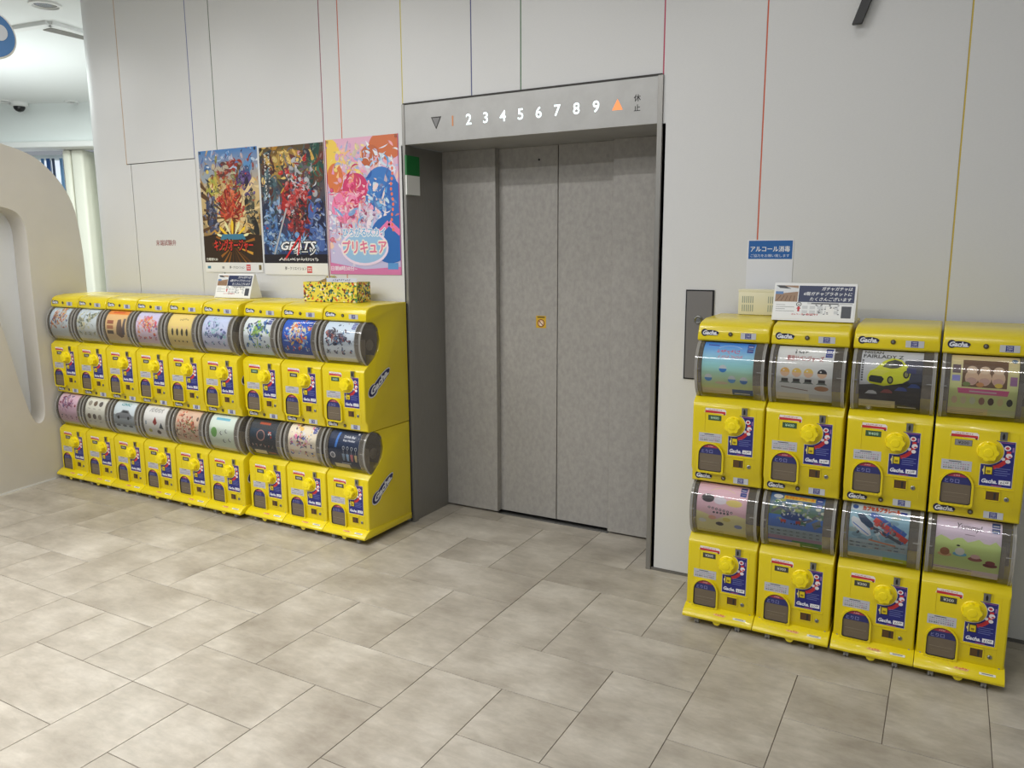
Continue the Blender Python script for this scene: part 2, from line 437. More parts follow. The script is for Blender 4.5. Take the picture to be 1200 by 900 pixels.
# rounded left end of the wall
bb = MB(); prof = [(-4.888 - g, WY), (-5.14, WY)]
for k in range(1, 13):
    a = PI / 2 * k / 12; prof.append((-5.14 - .30 * math.sin(a), WY + .30 - .30 * math.cos(a)))
prof += [(-5.44, 6.2), (-5.40, 6.2), (-5.40, WY + .30), (-5.30, WY + .11), (-5.14, WY + .04), (-4.888 - g, WY + .0098)]
bb.prism(prof, 0, CEIL, axis='z'); bb.box(-4.8915, -4.849, WY, WY + .0098, 0, 2.108); ob('rounded_wall_end', bb.mesh('rounded_wall_end', M['panel'], smooth=True), wall)
bb = MB(); bb.box(-1.17, 3.2, WY - .004, WY + .008, 0, .012); ob('baseboard_right', bb.mesh('baseboard_right', pmat('aluminium_base', rgb(120, 118, 114), .4, .4)), kind='structure')
# red characters on the access panel
p = Print(.21, .05, rgb(216, 216, 214)); p.P = []
p.text('末端試験弁', .105, .025, .038, rgb(140, 62, 62), w=.2, off=.01)
ob('panel_lettering', p.mesh('panel_lettering', front(-4.656, WY - .0003, 1.567)), wall)

# ------------------------------------------------------------------ elevator entrance
XL, XR, YD = -2.586, -1.173, 3.822
el = thing('elevator_entrance', 'grey elevator entrance with closed doors and lit floor numbers in the middle of the wall', 'elevator')
bb = MB(); bb.box(XL, XR, WY - .006, YD + .08, 2.083, 2.287); hd = ob('header_panel', bb.mesh('header_panel', M['header'], .001, 1), el)
bb = MB(); bb.box(XL + .002, XR - .002, WY - .0075, WY, 2.284, 2.293); ob('header_joint', bb.mesh('header_joint', M['dark']), el)
bb = MB(); bb.box(XL - .02, XL, WY + .0, YD + .08, 0, 2.083); bb.box(XL - .0048, XL + .013, WY - .009, WY + .03, 0, 2.287); ob('jamb', bb.mesh('jamb', M['steel'], .001, 1), el)
bb = MB(); bb.box(XR, XR + .02, WY + .0, YD + .08, 0, 2.083); bb.box(XR - .019, XR + .0048, WY - .009, WY + .03, 0, 2.287); ob('jamb', bb.mesh('jamb', M['steel'], .001, 1), el)
bb = MB(); bb.box(XL, -2.235, YD, YD + .04, .012, 2.083); ob('fixed_panel', bb.mesh('fixed_panel', M['door'], .0015, 1), el)
bb = MB(); bb.box(-1.541, XR - .001, YD, YD + .04, .012, 2.083); ob('fixed_panel', bb.mesh('fixed_panel', M['door'], .0015, 1), el)
bb = MB(); bb.box(-2.240, -1.8735, YD + .042, YD + .08, .012, 2.083); d1 = ob('sliding_door', bb.mesh('sliding_door', M['door'], .0015, 1), el)
bb = MB(); bb.box(-1.8695, -1.50, YD + .042, YD + .08, .012, 2.083); ob('sliding_door', bb.mesh('sliding_door', M['door'], .0015, 1), el)
bb = MB(); bb.box(XL, XR, YD + .081, YD + .09, 0, 2.083); ob('door_backing', bb.mesh('door_backing', M['dark']), el)
p = Print(.062, .068, rgb(205, 165, 40))
p.rect(.008, .056, .046, .008, rgb(110, 90, 30)); p.ell(.031, .027, .022, .022, rgb(120, 60, 30), 20); p.ell(.031, .027, .017, .017, rgb(226, 190, 150), 20)
p.poly([(.024, .016), (.030, .036), (.038, .034), (.040, .02), (.034, .012)], rgb(235, 225, 215)); p.line([(.019, .039), (.043, .015)], .005, rgb(120, 50, 30))
ob('warning_sticker', p.mesh('warning_sticker', front(-2.003, YD + .0415, 1.106), back=.0003), d1)
bb = MB(); bb.lathe([(.006, 0), (.006, -.002)], (-1.985, YD + .0418, 2.012), 'y', 12); ob('key_hole', bb.mesh('key_hole', M['black']), d1)
def num_mesh(s, h, x, z, mat, w=None, off=0.015):
    q = Print(1, 1, (0, 0, 0)); q.P = []; q.n = 0
    F, bb_ = glyphs(s, 4, off)
    sy = h / (bb_[3] - bb_[2]); sx = sy if not w else w / (bb_[1] - bb_[0]); mx, my = (bb_[0] + bb_[1]) / 2, (bb_[2] + bb_[3]) / 2
    vs = []; fs = []
    for f in F:
        n0 = len(vs); vs += [(x + (a - mx) * sx, WY - .0068, z + (c_ - my) * sy) for a, c_ in f]; fs.append(tuple(range(n0, n0 + len(f))))
    me = bpy.data.meshes.new('n'); me.from_pydata(vs, [], fs); me.materials.append(mat); return me
for k, dgt in enumerate('23456789'):
    ob('floor_number', num_mesh(dgt,   .052, -2.176 + k * .0986, 2.181, M['led'], off=.012), hd, label='lit white floor number ' + dgt)
ob('floor_number', num_mesh('1', .050, -2.272, 2.181, M['orangedim']), hd, label='dim orange floor number 1')
bb = MB(); zc = 2.176; bb.add([(-1.407, WY - .0068, zc - .020), (-1.355, WY - .0068, zc - .020), (-1.381, WY - .0068, zc + .029)], [(0, 1, 2)]); ob('up_arrow', bb.mesh('up_arrow', M['ledorange']), hd, label='lit orange up arrow')
bb = MB(); xc = -2.373; zc = 2.181
bb.add([(xc - .032, WY - .0068, zc + .028), (xc + .032, WY - .0068, zc + .028), (xc, WY - .0068, zc - .034)], [(0, 1, 2)])
bb.add([(xc - .024, WY - .0072, zc + .023), (xc + .024, WY - .0072, zc + .023), (xc, WY - .0072, zc - .024)], [(0, 1, 2)], 1)
ob('down_arrow', bb.mesh('down_arrow', [M['dark'], pmat('unlit_arrow', rgb(130, 130, 132), .5)]), hd, label='unlit down arrow with dark outline')
p = Print(.05, .12, (0, 0, 0)); p.P = []; p.text('休', .025, .082, .030, rgb(28, 28, 30), off=.02); p.text('止', .025, .040, .028, rgb(28, 28, 30), off=.02)
ob('halt_lettering', p.mesh('halt_lettering', front(-1.312, WY - .0065, 2.118)), hd)

# green and white box sign on the jamb
bb = MB(); bb.box(-2.5855 + .0135, -2.560, 3.452, 3.568, 1.928, 2.030, 0); bb.box(-2.572, -2.560, 3.452, 3.568, 1.826, 1.928, 1)
t = thing('jamb_sign', 'small green over white plate on the left elevator jamb', 'sign', me=bb.mesh('jamb_sign', [M['green'], M['white']], .001, 1))

# call plate on the right wall
t = thing('call_plate', 'grey metal call plate with black edge right of the elevator', 'control panel')
bb = MB(); bb.box(-1.037, -.909, WY - .006, WY, .95, 1.355); ob('backing', bb.mesh('backing', M['black'], .001, 1), t)
bb = MB(); bb.box(-1.031, -.916, WY - .009, WY - .0055, .956, 1.349); ob('plate', bb.mesh('plate', M['callplate'], .001, 1), t)
bb = MB(); bb.lathe([(.018, 0), (.018, -.006), (.014, -.009), (.010, -.006)], (-.975, WY - .009, 1.222), 'y', 20); ob('key_switch', bb.mesh('key_switch', M['metal'], smooth=True), t)
# black floor numeral
F, bb_ = glyphs('7', 5, .0)
t = thing('floor_numeral', 'large black raised numeral high on the right wall', 'numeral')
pr = [(-.412, 2.384), (-.377, 2.384), (-.262, 2.70), (-.262, 2.74), (-.50, 2.74), (-.50, 2.69), (-.305, 2.69)]
bb = MB(); bb.prism(pr, WY - .035, WY - .015, axis='y'); ob('numeral_body', bb.mesh('numeral_body', M['black'], .001, 1), t)
bb = MB(); bb.box(-.40, -.37, WY - .016, WY, 2.43, 2.445); bb.box(-.30, -.28, WY - .016, WY, 2.70, 2.715); ob('standoff', bb.mesh('standoff', M['metal']), t)

# hand sanitiser notice
t = thing('sanitiser_notice', 'blue and white notice taped to wall above the right machines', 'sign')
p = Print(.190, .215, rgb(222, 224, 230))
p.rect(.006, .134, .180, .077, rgb(38, 98, 168)); p.text('アルコール消毒', .095, .176, .024, (1, 1, 1), w=.162, off=.02)
p.text('ご協力をお願い致します', .095, .148, .013, (.85, .9, 1), w=.160)
ob('notice_sheet', p.mesh('notice_sheet', front(-.776, WY - .0022, 1.357), back=.002), t)

# ------------------------------------------------------------------ wall posters
def mixc(a, b, t): return tuple(u + (v - u) * t for u, v in zip(a, b))
def shards(p, cx, cy, sx, sy, n, pal, seed, smin=.012, smax=.05, ang=None):
    """abstract brush work: tapered curved strokes, dabs and slivers, large ones first"""
    R = random.Random(seed); dk = (.012, .011, .016)
    items = sorted([(R.uniform(smin, smax) * .8, R.gauss(cx, sx), R.gauss(cy, sy)) for _ in range(int(n * 1.5))], reverse=True)
    for s_, x, y in items:
        a = (ang if ang is not None else R.uniform(0, PI)) + R.gauss(0, .35); c = R.choice(pal); c = mixc(c, R.choice(pal), R.uniform(0, .5)); k = R.random()
        if k < .45:      # tapered curved stroke
            bend = R.uniform(-1.2, 1.2); L = s_ * R.uniform(1.6, 3.2); wd = s_ * R.uniform(.25, .6); up_, dn = [], []
            for i in range(6):
                t = i / 5; aa = a + bend * t; px = x + L * (t - .5) * math.cos(aa); py = y + L * (t - .5) * math.sin(aa); h_ = wd * math.sin(PI * (.08 + .9 * t)) / 2
                up_.append((px - h_ * math.sin(aa), py + h_ * math.cos(aa))); dn.append((px + h_ * math.sin(aa), py - h_ * math.cos(aa)))
            p.n += 1
            for i in range(5): p.poly([up_[i], up_[i + 1], dn[i + 1], dn[i]], mixc(c, dk, .0 + .35 * (i > 3)), False, True)
        elif k < .8:
            rx, ry = s_ * R.uniform(.4, 1), s_ * R.uniform(.25, .6); rot = a
            if R.random() < .2: p.ell(x, y, rx * 1.12, ry * 1.15, mixc(c, dk, .6), 9, rot)
            p.ell(x, y, rx, ry, c, 9, rot); p.ell(x - rx * .25, y + ry * .25, rx * .45, ry * .35, mixc(c, (.9, .9, .85), .15), 7, rot)
        else:
            q = R.choice((3, 4)); pts = []
            for i in range(q):
                th = a + 2 * PI * i / q; rr = s_ * (1.2 if i == 0 else R.uniform(.3, .6)); pts.append((x + rr * math.cos(th), y + rr * math.sin(th)))
            p.poly(pts, c, True, True)
def glow(p, cx, cy, rx, ry, c0, c1, n=9):
    for k in range(n): t = k / (n - 1); p.ell(cx, cy, rx * (1 - .9 * t), ry * (1 - .9 * t), mixc(c0, c1, t), 20)
def mass(p, cx, cy, rx, ry, pal, seed, n=9):
    R = random.Random(seed)
    for k in range(n): p.ell(cx + R.uniform(-.45, .45) * rx, cy + R.uniform(-.5, .5) * ry, rx * R.uniform(.25, .5), ry * R.uniform(.25, .5), R.choice(pal), 12, R.uniform(-.5, .5))
def rays(p, cx, cy, r, n, pal, seed, a0=0, a1=2 * PI):
    R = random.Random(seed)
    for i in range(n):
        a = a0 + (a1 - a0) * (i + R.uniform(-.3, .3)) / n; da = R.uniform(.02, .07); rr = r * R.uniform(.6, 1)
        p.poly([(cx, cy), (cx + rr * math.cos(a - da), cy + rr * math.sin(a - da)), (cx + rr * math.cos(a + da), cy + rr * math.sin(a + da))], R.choice(pal), True, True)
def poster(x0, x1, z0, z1, build, label, strip=True, h0=.06):
    t = thing('wall_poster', label, 'poster', group=None)
    w_, h_ = x1 - x0, z1 - z0
    p = Print(w_, h_, rgb(226, 226, 224), d=.00003)
    build(p, w_, h_, h0 if strip else 0.0)
    ob('poster_sheet', p.mesh('poster_sheet', front(x0, WY - .0016, z0), back=.0012), t)
    bb = MB()
    for dx in (.008, w_ - .022):
        bb.box(x0 + dx, x0 + dx + .014, WY - .0065, WY - .0056 + .0008, z1 - .02, z1 - .004)
    ob('tape', bb.mesh('tape', M['film']), t)
    return t
def wipe(p, h0, w_):      # the white foot strip of a poster
    p.rect(0, 0, w_, h0, rgb(228, 228, 226))
def posA(p, W_, H_, h0):
    p.grad(0, h0, W_, (H_ - h0) * .62, rgb(60, 42, 22), rgb(205, 180, 130)); p.grad(0, h0 + (H_ - h0) * .62, W_, (H_ - h0) * .38, rgb(205, 180, 130), rgb(70, 125, 185))
    shards(p, W_ * .5, H_ * .6, W_ * .32, .16, 60, [rgb(200, 165, 105), rgb(150, 115, 65), rgb(225, 205, 160), rgb(110, 80, 45)], 77, .02, .06)
    p.n += 1
    glow(p, W_ * .5, H_ * .5, W_ * .48, H_ * .26, rgb(196, 170, 118), rgb(235, 215, 165))
    mass(p, W_ * .15, H_ * .82, .08, .08, [rgb(70, 110, 160), rgb(150, 160, 170), rgb(100, 60, 50)], 101); mass(p, W_ * .85, H_ * .85, .07, .08, [rgb(90, 140, 190), rgb(60, 90, 130)], 102)
    mass(p, W_ * .38, H_ * .84, .09, .07, [rgb(150, 60, 45), rgb(180, 170, 150), rgb(90, 60, 55)], 103); mass(p, W_ * .62, H_ * .84, .09, .07, [rgb(150, 55, 45), rgb(120, 130, 140), rgb(70, 50, 50)], 104)
    mass(p, W_ * .76, H_ * .72, .08, .09, [rgb(70, 50, 100), rgb(90, 75, 130), rgb(45, 35, 60)], 105); mass(p, W_ * .22, H_ * .70, .08, .08, [rgb(160, 160, 70), rgb(190, 170, 80), rgb(90, 90, 60)], 106)
    mass(p, W_ * .5, H_ * .57, .13, .13, [rgb(175, 45, 28), rgb(195, 70, 45), rgb(130, 30, 22), rgb(110, 50, 40)], 107, 14)
    mass(p, W_ * .17, H_ * .47, .06, .16, [rgb(45, 50, 70), rgb(60, 70, 100), rgb(30, 30, 40)], 108, 12); mass(p, W_ * .86, H_ * .46, .06, .16, [rgb(45, 46, 42), rgb(70, 72, 60), rgb(30, 30, 30)], 109, 12)
    shards(p, W_ * .5, H_ * .93, W_ * .34, .05, 46, [rgb(90, 140, 200), rgb(190, 205, 220), rgb(60, 90, 150), rgb(225, 225, 230), rgb(140, 60, 50)], 1, .01, .04)
    rays(p, W_ * .5, H_ * .45, .34, 26, [rgb(205, 170, 110), rgb(170, 130, 70), rgb(225, 200, 150), rgb(90, 62, 35)], 2)
    shards(p, W_ * .5, H_ * .75, W_ * .2, .055, 60, [rgb(170, 70, 50), rgb(190, 180, 150), rgb(90, 50, 60), rgb(120, 150, 90), rgb(60, 50, 70), rgb(150, 45, 35)], 3, .01, .035)
    shards(p, W_ * .74, H_ * .74, W_ * .09, .05, 26, [rgb(75, 50, 110), rgb(100, 80, 140), rgb(45, 35, 60)], 4, .01, .03)
    shards(p, W_ * .24, H_ * .70, W_ * .08, .05, 22, [rgb(150, 160, 70), rgb(210, 190, 90), rgb(120, 110, 60)], 5, .01, .03)
    shards(p, W_ * .5, H_ * .55, W_ * .10, .06, 60, [rgb(170, 40, 28), rgb(200, 70, 45), rgb(120, 25, 20), rgb(215, 120, 80)], 6, .012, .04)
    shards(p, W_ * .18, H_ * .5, W_ * .07, .07, 40, [rgb(45, 50, 75), rgb(80, 90, 130), rgb(30, 30, 40), rgb(150, 150, 165)], 7, .01, .032)
    shards(p, W_ * .84, H_ * .48, W_ * .07, .07, 40, [rgb(50, 50, 45), rgb(90, 90, 75), rgb(30, 30, 30), rgb(150, 140, 110)], 8, .01, .032)
    p.poly([(0, h0), (W_, h0), (W_, H_ * .30), (W_ * .5, H_ * .34), (0, H_ * .3)], rgb(48, 32, 18))
    rays(p, W_ * .52, H_ * .22, .2, 22, [rgb(150, 95, 30), rgb(205, 150, 50), rgb(90, 55, 20)], 9)
    for i in range(7):
        a = .25 + (PI - .5) * i / 6; p.poly([(W_ * .52, H_ * .27), (W_ * .52 + .13 * math.cos(a - .09), H_ * .28 + .09 * math.sin(a - .09)), (W_ * .52 + .15 * math.cos(a), H_ * .28 + .12 * math.sin(a)), (W_ * .52 + .13 * math.cos(a + .09), H_ * .28 + .09 * math.sin(a + .09))], rgb(240, 200, 50) if i % 2 else rgb(230, 225, 170))
    p.poly([(W_ * .3, H_ * .27), (W_ * .74, H_ * .27), (W_ * .7, H_ * .315), (W_ * .34, H_ * .315)], rgb(60, 120, 150))
    p.text('キングオージャー', W_ * .52, H_ * .222, .072, rgb(205, 50, 35), w=.34, off=.03, outline=rgb(18, 14, 14), ow=.13)
    p.text('日曜朝9:30', W_ * .13, h0 + .02, .018, rgb(235, 235, 225), w=.10, off=.015)
    wipe(p, h0, W_)
    p.text('夢・クリエイション', W_ * .56, h0 * .5, .018, rgb(60, 60, 60), w=.13, off=.02)
    p.rect(W_ * .72, .012, .036, .036, rgb(200, 40, 40)); p.text('BAN', W_ * .72 + .018, .036, .008, (1, 1, 1), w=.026, off=.03); p.text('DAI', W_ * .72 + .018, .024, .008, (1, 1, 1), w=.026, off=.03)
    p.rect(W_ * .04, .022, .03, .016, rgb(70, 130, 160)); p.rect(W_ * .3, .022, .02, .014, rgb(150, 150, 150)); p.rect(W_ * .93, .016, .022, .03, rgb(120, 105, 60))
def posB(p, W_, H_, h0):
    p.grad(0, h0, W_, H_ - h0, rgb(35, 60, 110), rgb(90, 75, 45))
    shards(p, W_ * .5, H_ * .62, W_ * .34, .17, 70, [rgb(60, 80, 90), rgb(90, 110, 110), rgb(120, 95, 60), rgb(40, 60, 95), rgb(50, 45, 50)], 78, .02, .06)
    p.n += 1
    glow(p, W_ * .40, H_ * .86, W_ * .3, H_ * .14, rgb(110, 85, 45), rgb(215, 170, 80))
    mass(p, W_ * .86, H_ * .84, .1, .16, [rgb(35, 75, 65), rgb(50, 60, 65), rgb(90, 60, 45)], 111, 12); mass(p, W_ * .14, H_ * .75, .09, .2, [rgb(45, 60, 70), rgb(80, 40, 36), rgb(70, 95, 105)], 112, 12)
    mass(p, W_ * .58, H_ * .76, .17, .15, [rgb(150, 152, 160), rgb(95, 96, 104), rgb(60, 56, 62), rgb(185, 186, 192)], 113, 16)
    mass(p, W_ * .52, H_ * .55, .12, .12, [rgb(165, 35, 38), rgb(130, 26, 30), rgb(80, 30, 34), rgb(190, 70, 70)], 114, 14)
    mass(p, W_ * .62, H_ * .40, .10, .14, [rgb(34, 30, 38), rgb(110, 28, 32), rgb(50, 46, 56)], 115, 12)
    mass(p, W_ * .15, H_ * .36, .1, .2, [rgb(50, 90, 150), rgb(90, 130, 180), rgb(30, 42, 70)], 116, 14); mass(p, W_ * .86, H_ * .36, .09, .2, [rgb(42, 64, 130), rgb(70, 100, 165), rgb(28, 32, 64)], 117, 14)
    shards(p, W_ * .42, H_ * .88, W_ * .22, .07, 50, [rgb(190, 140, 50), rgb(120, 80, 30), rgb(220, 190, 110), rgb(60, 90, 60)], 11, .02, .06)
    shards(p, W_ * .85, H_ * .85, W_ * .12, .10, 30, [rgb(30, 70, 60), rgb(40, 50, 60), rgb(110, 50, 40), rgb(60, 110, 90)], 12, .02, .06)
    shards(p, W_ * .12, H_ * .7, W_ * .08, .14, 26, [rgb(40, 60, 70), rgb(60, 30, 30), rgb(90, 120, 130)], 13, .02, .05)
    shards(p, W_ * .6, H_ * .72, W_ * .13, .075, 80, [rgb(190, 192, 200), rgb(90, 92, 100), rgb(45, 40, 48), rgb(190, 40, 40), rgb(225, 225, 230), rgb(60, 55, 60)], 14, .012, .045)
    shards(p, W_ * .55, H_ * .52, W_ * .11, .07, 70, [rgb(165, 35, 40), rgb(200, 60, 55), rgb(70, 20, 25), rgb(210, 130, 130), rgb(30, 25, 30)], 15, .012, .042)
    shards(p, W_ * .62, H_ * .36, W_ * .09, .07, 44, [rgb(28, 26, 34), rgb(120, 28, 34), rgb(50, 50, 60), rgb(170, 50, 50)], 16, .012, .045)
    shards(p, W_ * .15, H_ * .36, W_ * .1, .11, 70, [rgb(50, 90, 150), rgb(110, 150, 195), rgb(25, 35, 60), rgb(170, 190, 215)], 17, .012, .04)
    shards(p, W_ * .86, H_ * .34, W_ * .08, .11, 60, [rgb(40, 60, 130), rgb(90, 120, 180), rgb(25, 28, 60), rgb(150, 170, 205)], 18, .012, .04)
    shards(p, W_ * .4, H_ * .26, W_ * .2, .03, 40, [rgb(90, 140, 200), rgb(160, 195, 225), rgb(50, 80, 140)], 19, .01, .04)
    p.line([(W_ * .16, H_ * .14), (W_ * .4, H_ * .52)], .012, rgb(175, 175, 180))
    shards(p, W_ * .5, H_ * .5, W_ * .3, .2, 60, [rgb(150, 155, 165), rgb(160, 50, 50), rgb(60, 90, 150), rgb(190, 150, 80)], 80, .008, .02)
    p.rect(0, h0, W_, H_ * .07, rgb(24, 22, 34))
    p.text('GEATS', W_ * .56, H_ * .228, .05, rgb(230, 232, 236), w=.28, off=.03, shear=.3, outline=rgb(20, 20, 24), ow=.1)
    p.text('ギーツ', W_ * .66, H_ * .18, .042, rgb(225, 228, 232), w=.17, off=.03, shear=.25, outline=rgb(20, 20, 24), ow=.1)
    p.line([(W_ * .34, H_ * .12), (W_ * .60, H_ * .31), (W_ * .55, H_ * .16)], .011, rgb(205, 35, 40))
    scribble(p, W_ * .55, h0 + .022, .32, .017, rgb(235, 235, 235), 18, 9)
    for k in range(12): scribble(p, W_ * .09, H_ * .94 - k * .022, .018, .016, rgb(240, 240, 235), 1, k)
    for k in range(9): scribble(p, W_ * .15, H_ * .95 - k * .020, .015, .013, rgb(240, 240, 235), 1, k + 30)
    wipe(p, h0, W_)
    p.text('夢・クリエイション', W_ * .5, h0 * .55, .02, rgb(60, 60, 60), w=.17, off=.02)
    p.rect(W_ * .68, .012, .038, .038, rgb(200, 40, 40)); p.text('BAN', W_ * .68 + .019, .038, .009, (1, 1, 1), w=.028, off=.03); p.text('DAI', W_ * .68 + .019, .025, .009, (1, 1, 1), w=.028, off=.03)
def posC(p, W_, H_, h0):
    p.grad(0, 0, W_, H_, rgb(190, 190, 225), rgb(225, 175, 200))
    shards(p, W_ * .5, H_ * .55, W_ * .34, .2, 90, [rgb(225, 185, 205), rgb(200, 205, 230), rgb(235, 200, 180), rgb(150, 175, 220), rgb(240, 225, 235)], 79, .02, .06)
    p.n += 1
    p.ell(W_ * .05, H_ * .86, .08, .11, rgb(240, 205, 90), 20); p.ell(W_ * .12, H_ * .72, .06, .08, rgb(215, 120, 70), 20)
    p.ell(W_ * .84, H_ * .93, .12, .08, rgb(205, 110, 65), 24); p.ell(W_ * .62, H_ * .86, .07, .06, rgb(190, 100, 60), 20)
    shards(p, W_ * .3, H_ * .83, W_ * .12, .05, 40, [rgb(240, 205, 100), rgb(245, 225, 150), rgb(235, 150, 190), rgb(150, 170, 220)], 21, .012, .045)
    shards(p, W_ * .75, H_ * .8, W_ * .13, .06, 40, [rgb(215, 230, 245), rgb(150, 190, 230), rgb(240, 240, 245), rgb(240, 170, 180)], 22, .012, .04)
    p.ell(W_ * .75, H_ * .62, .115, .12, rgb(60, 120, 195), 26); p.ell(W_ * .9, H_ * .5, .08, .14, rgb(50, 105, 185), 24)
    shards(p, W_ * .72, H_ * .6, W_ * .1, .07, 40, [rgb(90, 160, 220), rgb(40, 90, 170), rgb(200, 225, 245), rgb(245, 215, 200)], 23, .01, .04)
    p.ell(W_ * .4, H_ * .64, .09, .08, rgb(205, 60, 110), 24); p.ell(W_ * .25, H_ * .5, .10, .09, rgb(235, 130, 175), 24)
    shards(p, W_ * .35, H_ * .56, W_ * .15, .08, 80, [rgb(230, 90, 140), rgb(245, 170, 200), rgb(190, 40, 90), rgb(250, 225, 225), rgb(240, 150, 120)], 24, .01, .04)
    shards(p, W_ * .12, H_ * .34, W_ * .08, .07, 34, [rgb(235, 235, 245), rgb(175, 190, 225), rgb(210, 120, 140)], 25, .012, .04)
    shards(p, W_ * .5, H_ * .42, W_ * .2, .04, 40, [rgb(240, 190, 200), rgb(150, 60, 100), rgb(245, 235, 240), rgb(120, 170, 220)], 26, .012, .04)
    p.ell(W_ * .86, H_ * .26, .14, .13, rgb(45, 105, 180), 26); p.line([(W_ * .7, H_ * .3), (W_ * .85, H_ * .38), (W_, H_ * .3)], .03, rgb(230, 120, 170))
    p.ell(W_ * .5, H_ * .2, .17, .10, rgb(235, 215, 235), 28); p.ell(W_ * .5, H_ * .2, .155, .085, rgb(150, 190, 225), 28)
    p.text('ひろがるスカイ', W_ * .5, H_ * .315, .045, rgb(110, 170, 220), w=.30, off=.03, outline=(1, 1, 1), ow=.12)
    p.text('プリキュア', W_ * .5, H_ * .205, .07, rgb(220, 120, 150), w=.31, off=.04, outline=rgb(248, 240, 225), ow=.14)
    p.poly([(0, 0), (W_, 0), (W_, H_ * .06), (W_ * .5, H_ * .04), (0, H_ * .09)], rgb(210, 120, 170))
    p.text('日朝8時30分~', W_ * .2, H_ * .045, .026, rgb(245, 240, 250), w=.19, off=.025)
    p.rect(W_ * .82, .03, .07, .035, rgb(90, 150, 210))
    for k in range(14): p.ell(W_ * .9 + .006 * math.sin(k), H_ * .80 - k * .027, .008, .010, rgb(235, 120, 90), 7)
    p.rect(0, 0, .004, H_, rgb(190, 70, 130)); p.rect(W_ - .004, 0, .004, H_, rgb(190, 70, 130))
poster(-4.180, -3.668, 1.405, 2.150, posA, 'leftmost poster, golden brown battle artwork with red and black title')
poster(-3.652, -3.148, 1.395, 2.138, posB, 'middle poster, dark blue and red artwork with silver slanted title', h0=.068)
poster(-3.130, -2.622, 1.402, 2.146, posC, 'right poster, pastel pink and blue artwork beside the elevator', strip=False)

# ------------------------------------------------------------------ capsule machine meshes
Wm = .2825
PZ = .578                      # height step from the lower to the upper unit
lowP = [(.415, .058), (.045, .058), (.045, .333), (.052, .350), (.14, .411), (.17, .448), (.184, .499), (.172, .557), (.150, .580), (.123, .592), (.108, .596), (.415, .596)]
upP = [(.415, .600), (.070, .600), (.062, .606), (.060, .640), (.045, .662), (.045, .911), (.052, .928), (.14, .989), (.17, 1.026), (.184, 1.077), (.172, 1.135), (.150, 1.158),
       (.123, 1.171), (.082, 1.174), (.076, 1.180), (.078, 1.212), (.088, 1.234), (.108, 1.246), (.17, 1.257), (.415, 1.259)]
def housing(P_):
    b_ = MB(); b_.prism(P_, .003, Wm - .003); me = b_.mesh('housing', M['yellow'])
    bm = bmesh.new(); bm.from_mesh(me)
    bmesh.ops.dissolve_limit(bm, angle_limit=.01, verts=bm.verts, edges=bm.edges)
    es = [e for e in bm.edges if all(v.co.y < .075 for v in e.verts) and abs(e.verts[0].co.x - e.verts[1].co.x) < .001 and (e.verts[0].co - e.verts[1].co).length > .02 and len(e.link_faces) == 2]
    es += [e for e in bm.edges if all(v.co.z > 1.2 for v in e.verts) and abs(e.verts[0].co.x - e.verts[1].co.x) < .001 and len(e.link_faces) == 2 and e.calc_face_angle(0) > 1]
    bmesh.ops.bevel(bm, geom=list(set(es)), offset=.015, segments=4, profile=.5, affect='EDGES', clamp_overlap=True)
    es = [e for e in bm.edges if len(e.link_faces) == 2 and e.calc_face_angle(0) > .6]
    bmesh.ops.bevel(bm, geom=es, offset=.004, segments=2, profile=.5, affect='EDGES', clamp_overlap=True)
    for f in bm.faces: f.smooth = True
    for e in bm.edges:
        if len(e.link_faces) == 2 and e.calc_face_angle(0) > .62: e.smooth = False
    bm.to_mesh(me); bm.free(); return me
ME_low = housing(lowP); ME_up = housing(upP)
bb = MB(); bb.box(.004, Wm - .004, .4155, .428, .045, 1.25); ME_back = bb.mesh('back_panel', M['dark'], .001, 1)
lipP = [(.0, .031), (-.002, .040), (.004, .049), (.020, .060), (.043, .072), (.055, .0745), (.415, .064), (.415, .031)]
bb = MB(); bb.prism(lipP, 0, Wm)
bb.lathe([(.016, 0), (.017, .006), (.014, .009)], (Wm / 2, -.001 + .006, .031), 'y', 16)
ME_base = bb.mesh('base_tray', M['yellow'], .003, 2)
bb = MB()
bb.lathe([(.004, -.009), (.0125, -.009), (.0135, -.006), (.0135, -.003), (.012, -.002)], (0, 0, .0135), 'x', 16)
bb.lathe([(.012, .002), (.0135, .003), (.0135, .006), (.0125, .009), (.004, .009)], (0, 0, .0135), 'x', 16)
bb.box(-.002, .002, -.010, .010, .008, .031); bb.box(-.012, .012, -.012, .012, .0285, .031)
ME_cast = bb.mesh('caster', M['castor'], smooth=True)
# recess liner behind a drum (z relative to the lower unit)
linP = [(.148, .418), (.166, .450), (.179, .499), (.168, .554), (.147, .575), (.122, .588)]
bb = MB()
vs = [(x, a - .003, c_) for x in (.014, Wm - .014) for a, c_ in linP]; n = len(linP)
bb.add(vs, [(i, i + 1, n + i + 1, n + i) for i in range(n - 1)]); ME_liner = bb.mesh('recess_liner', M['liner'])
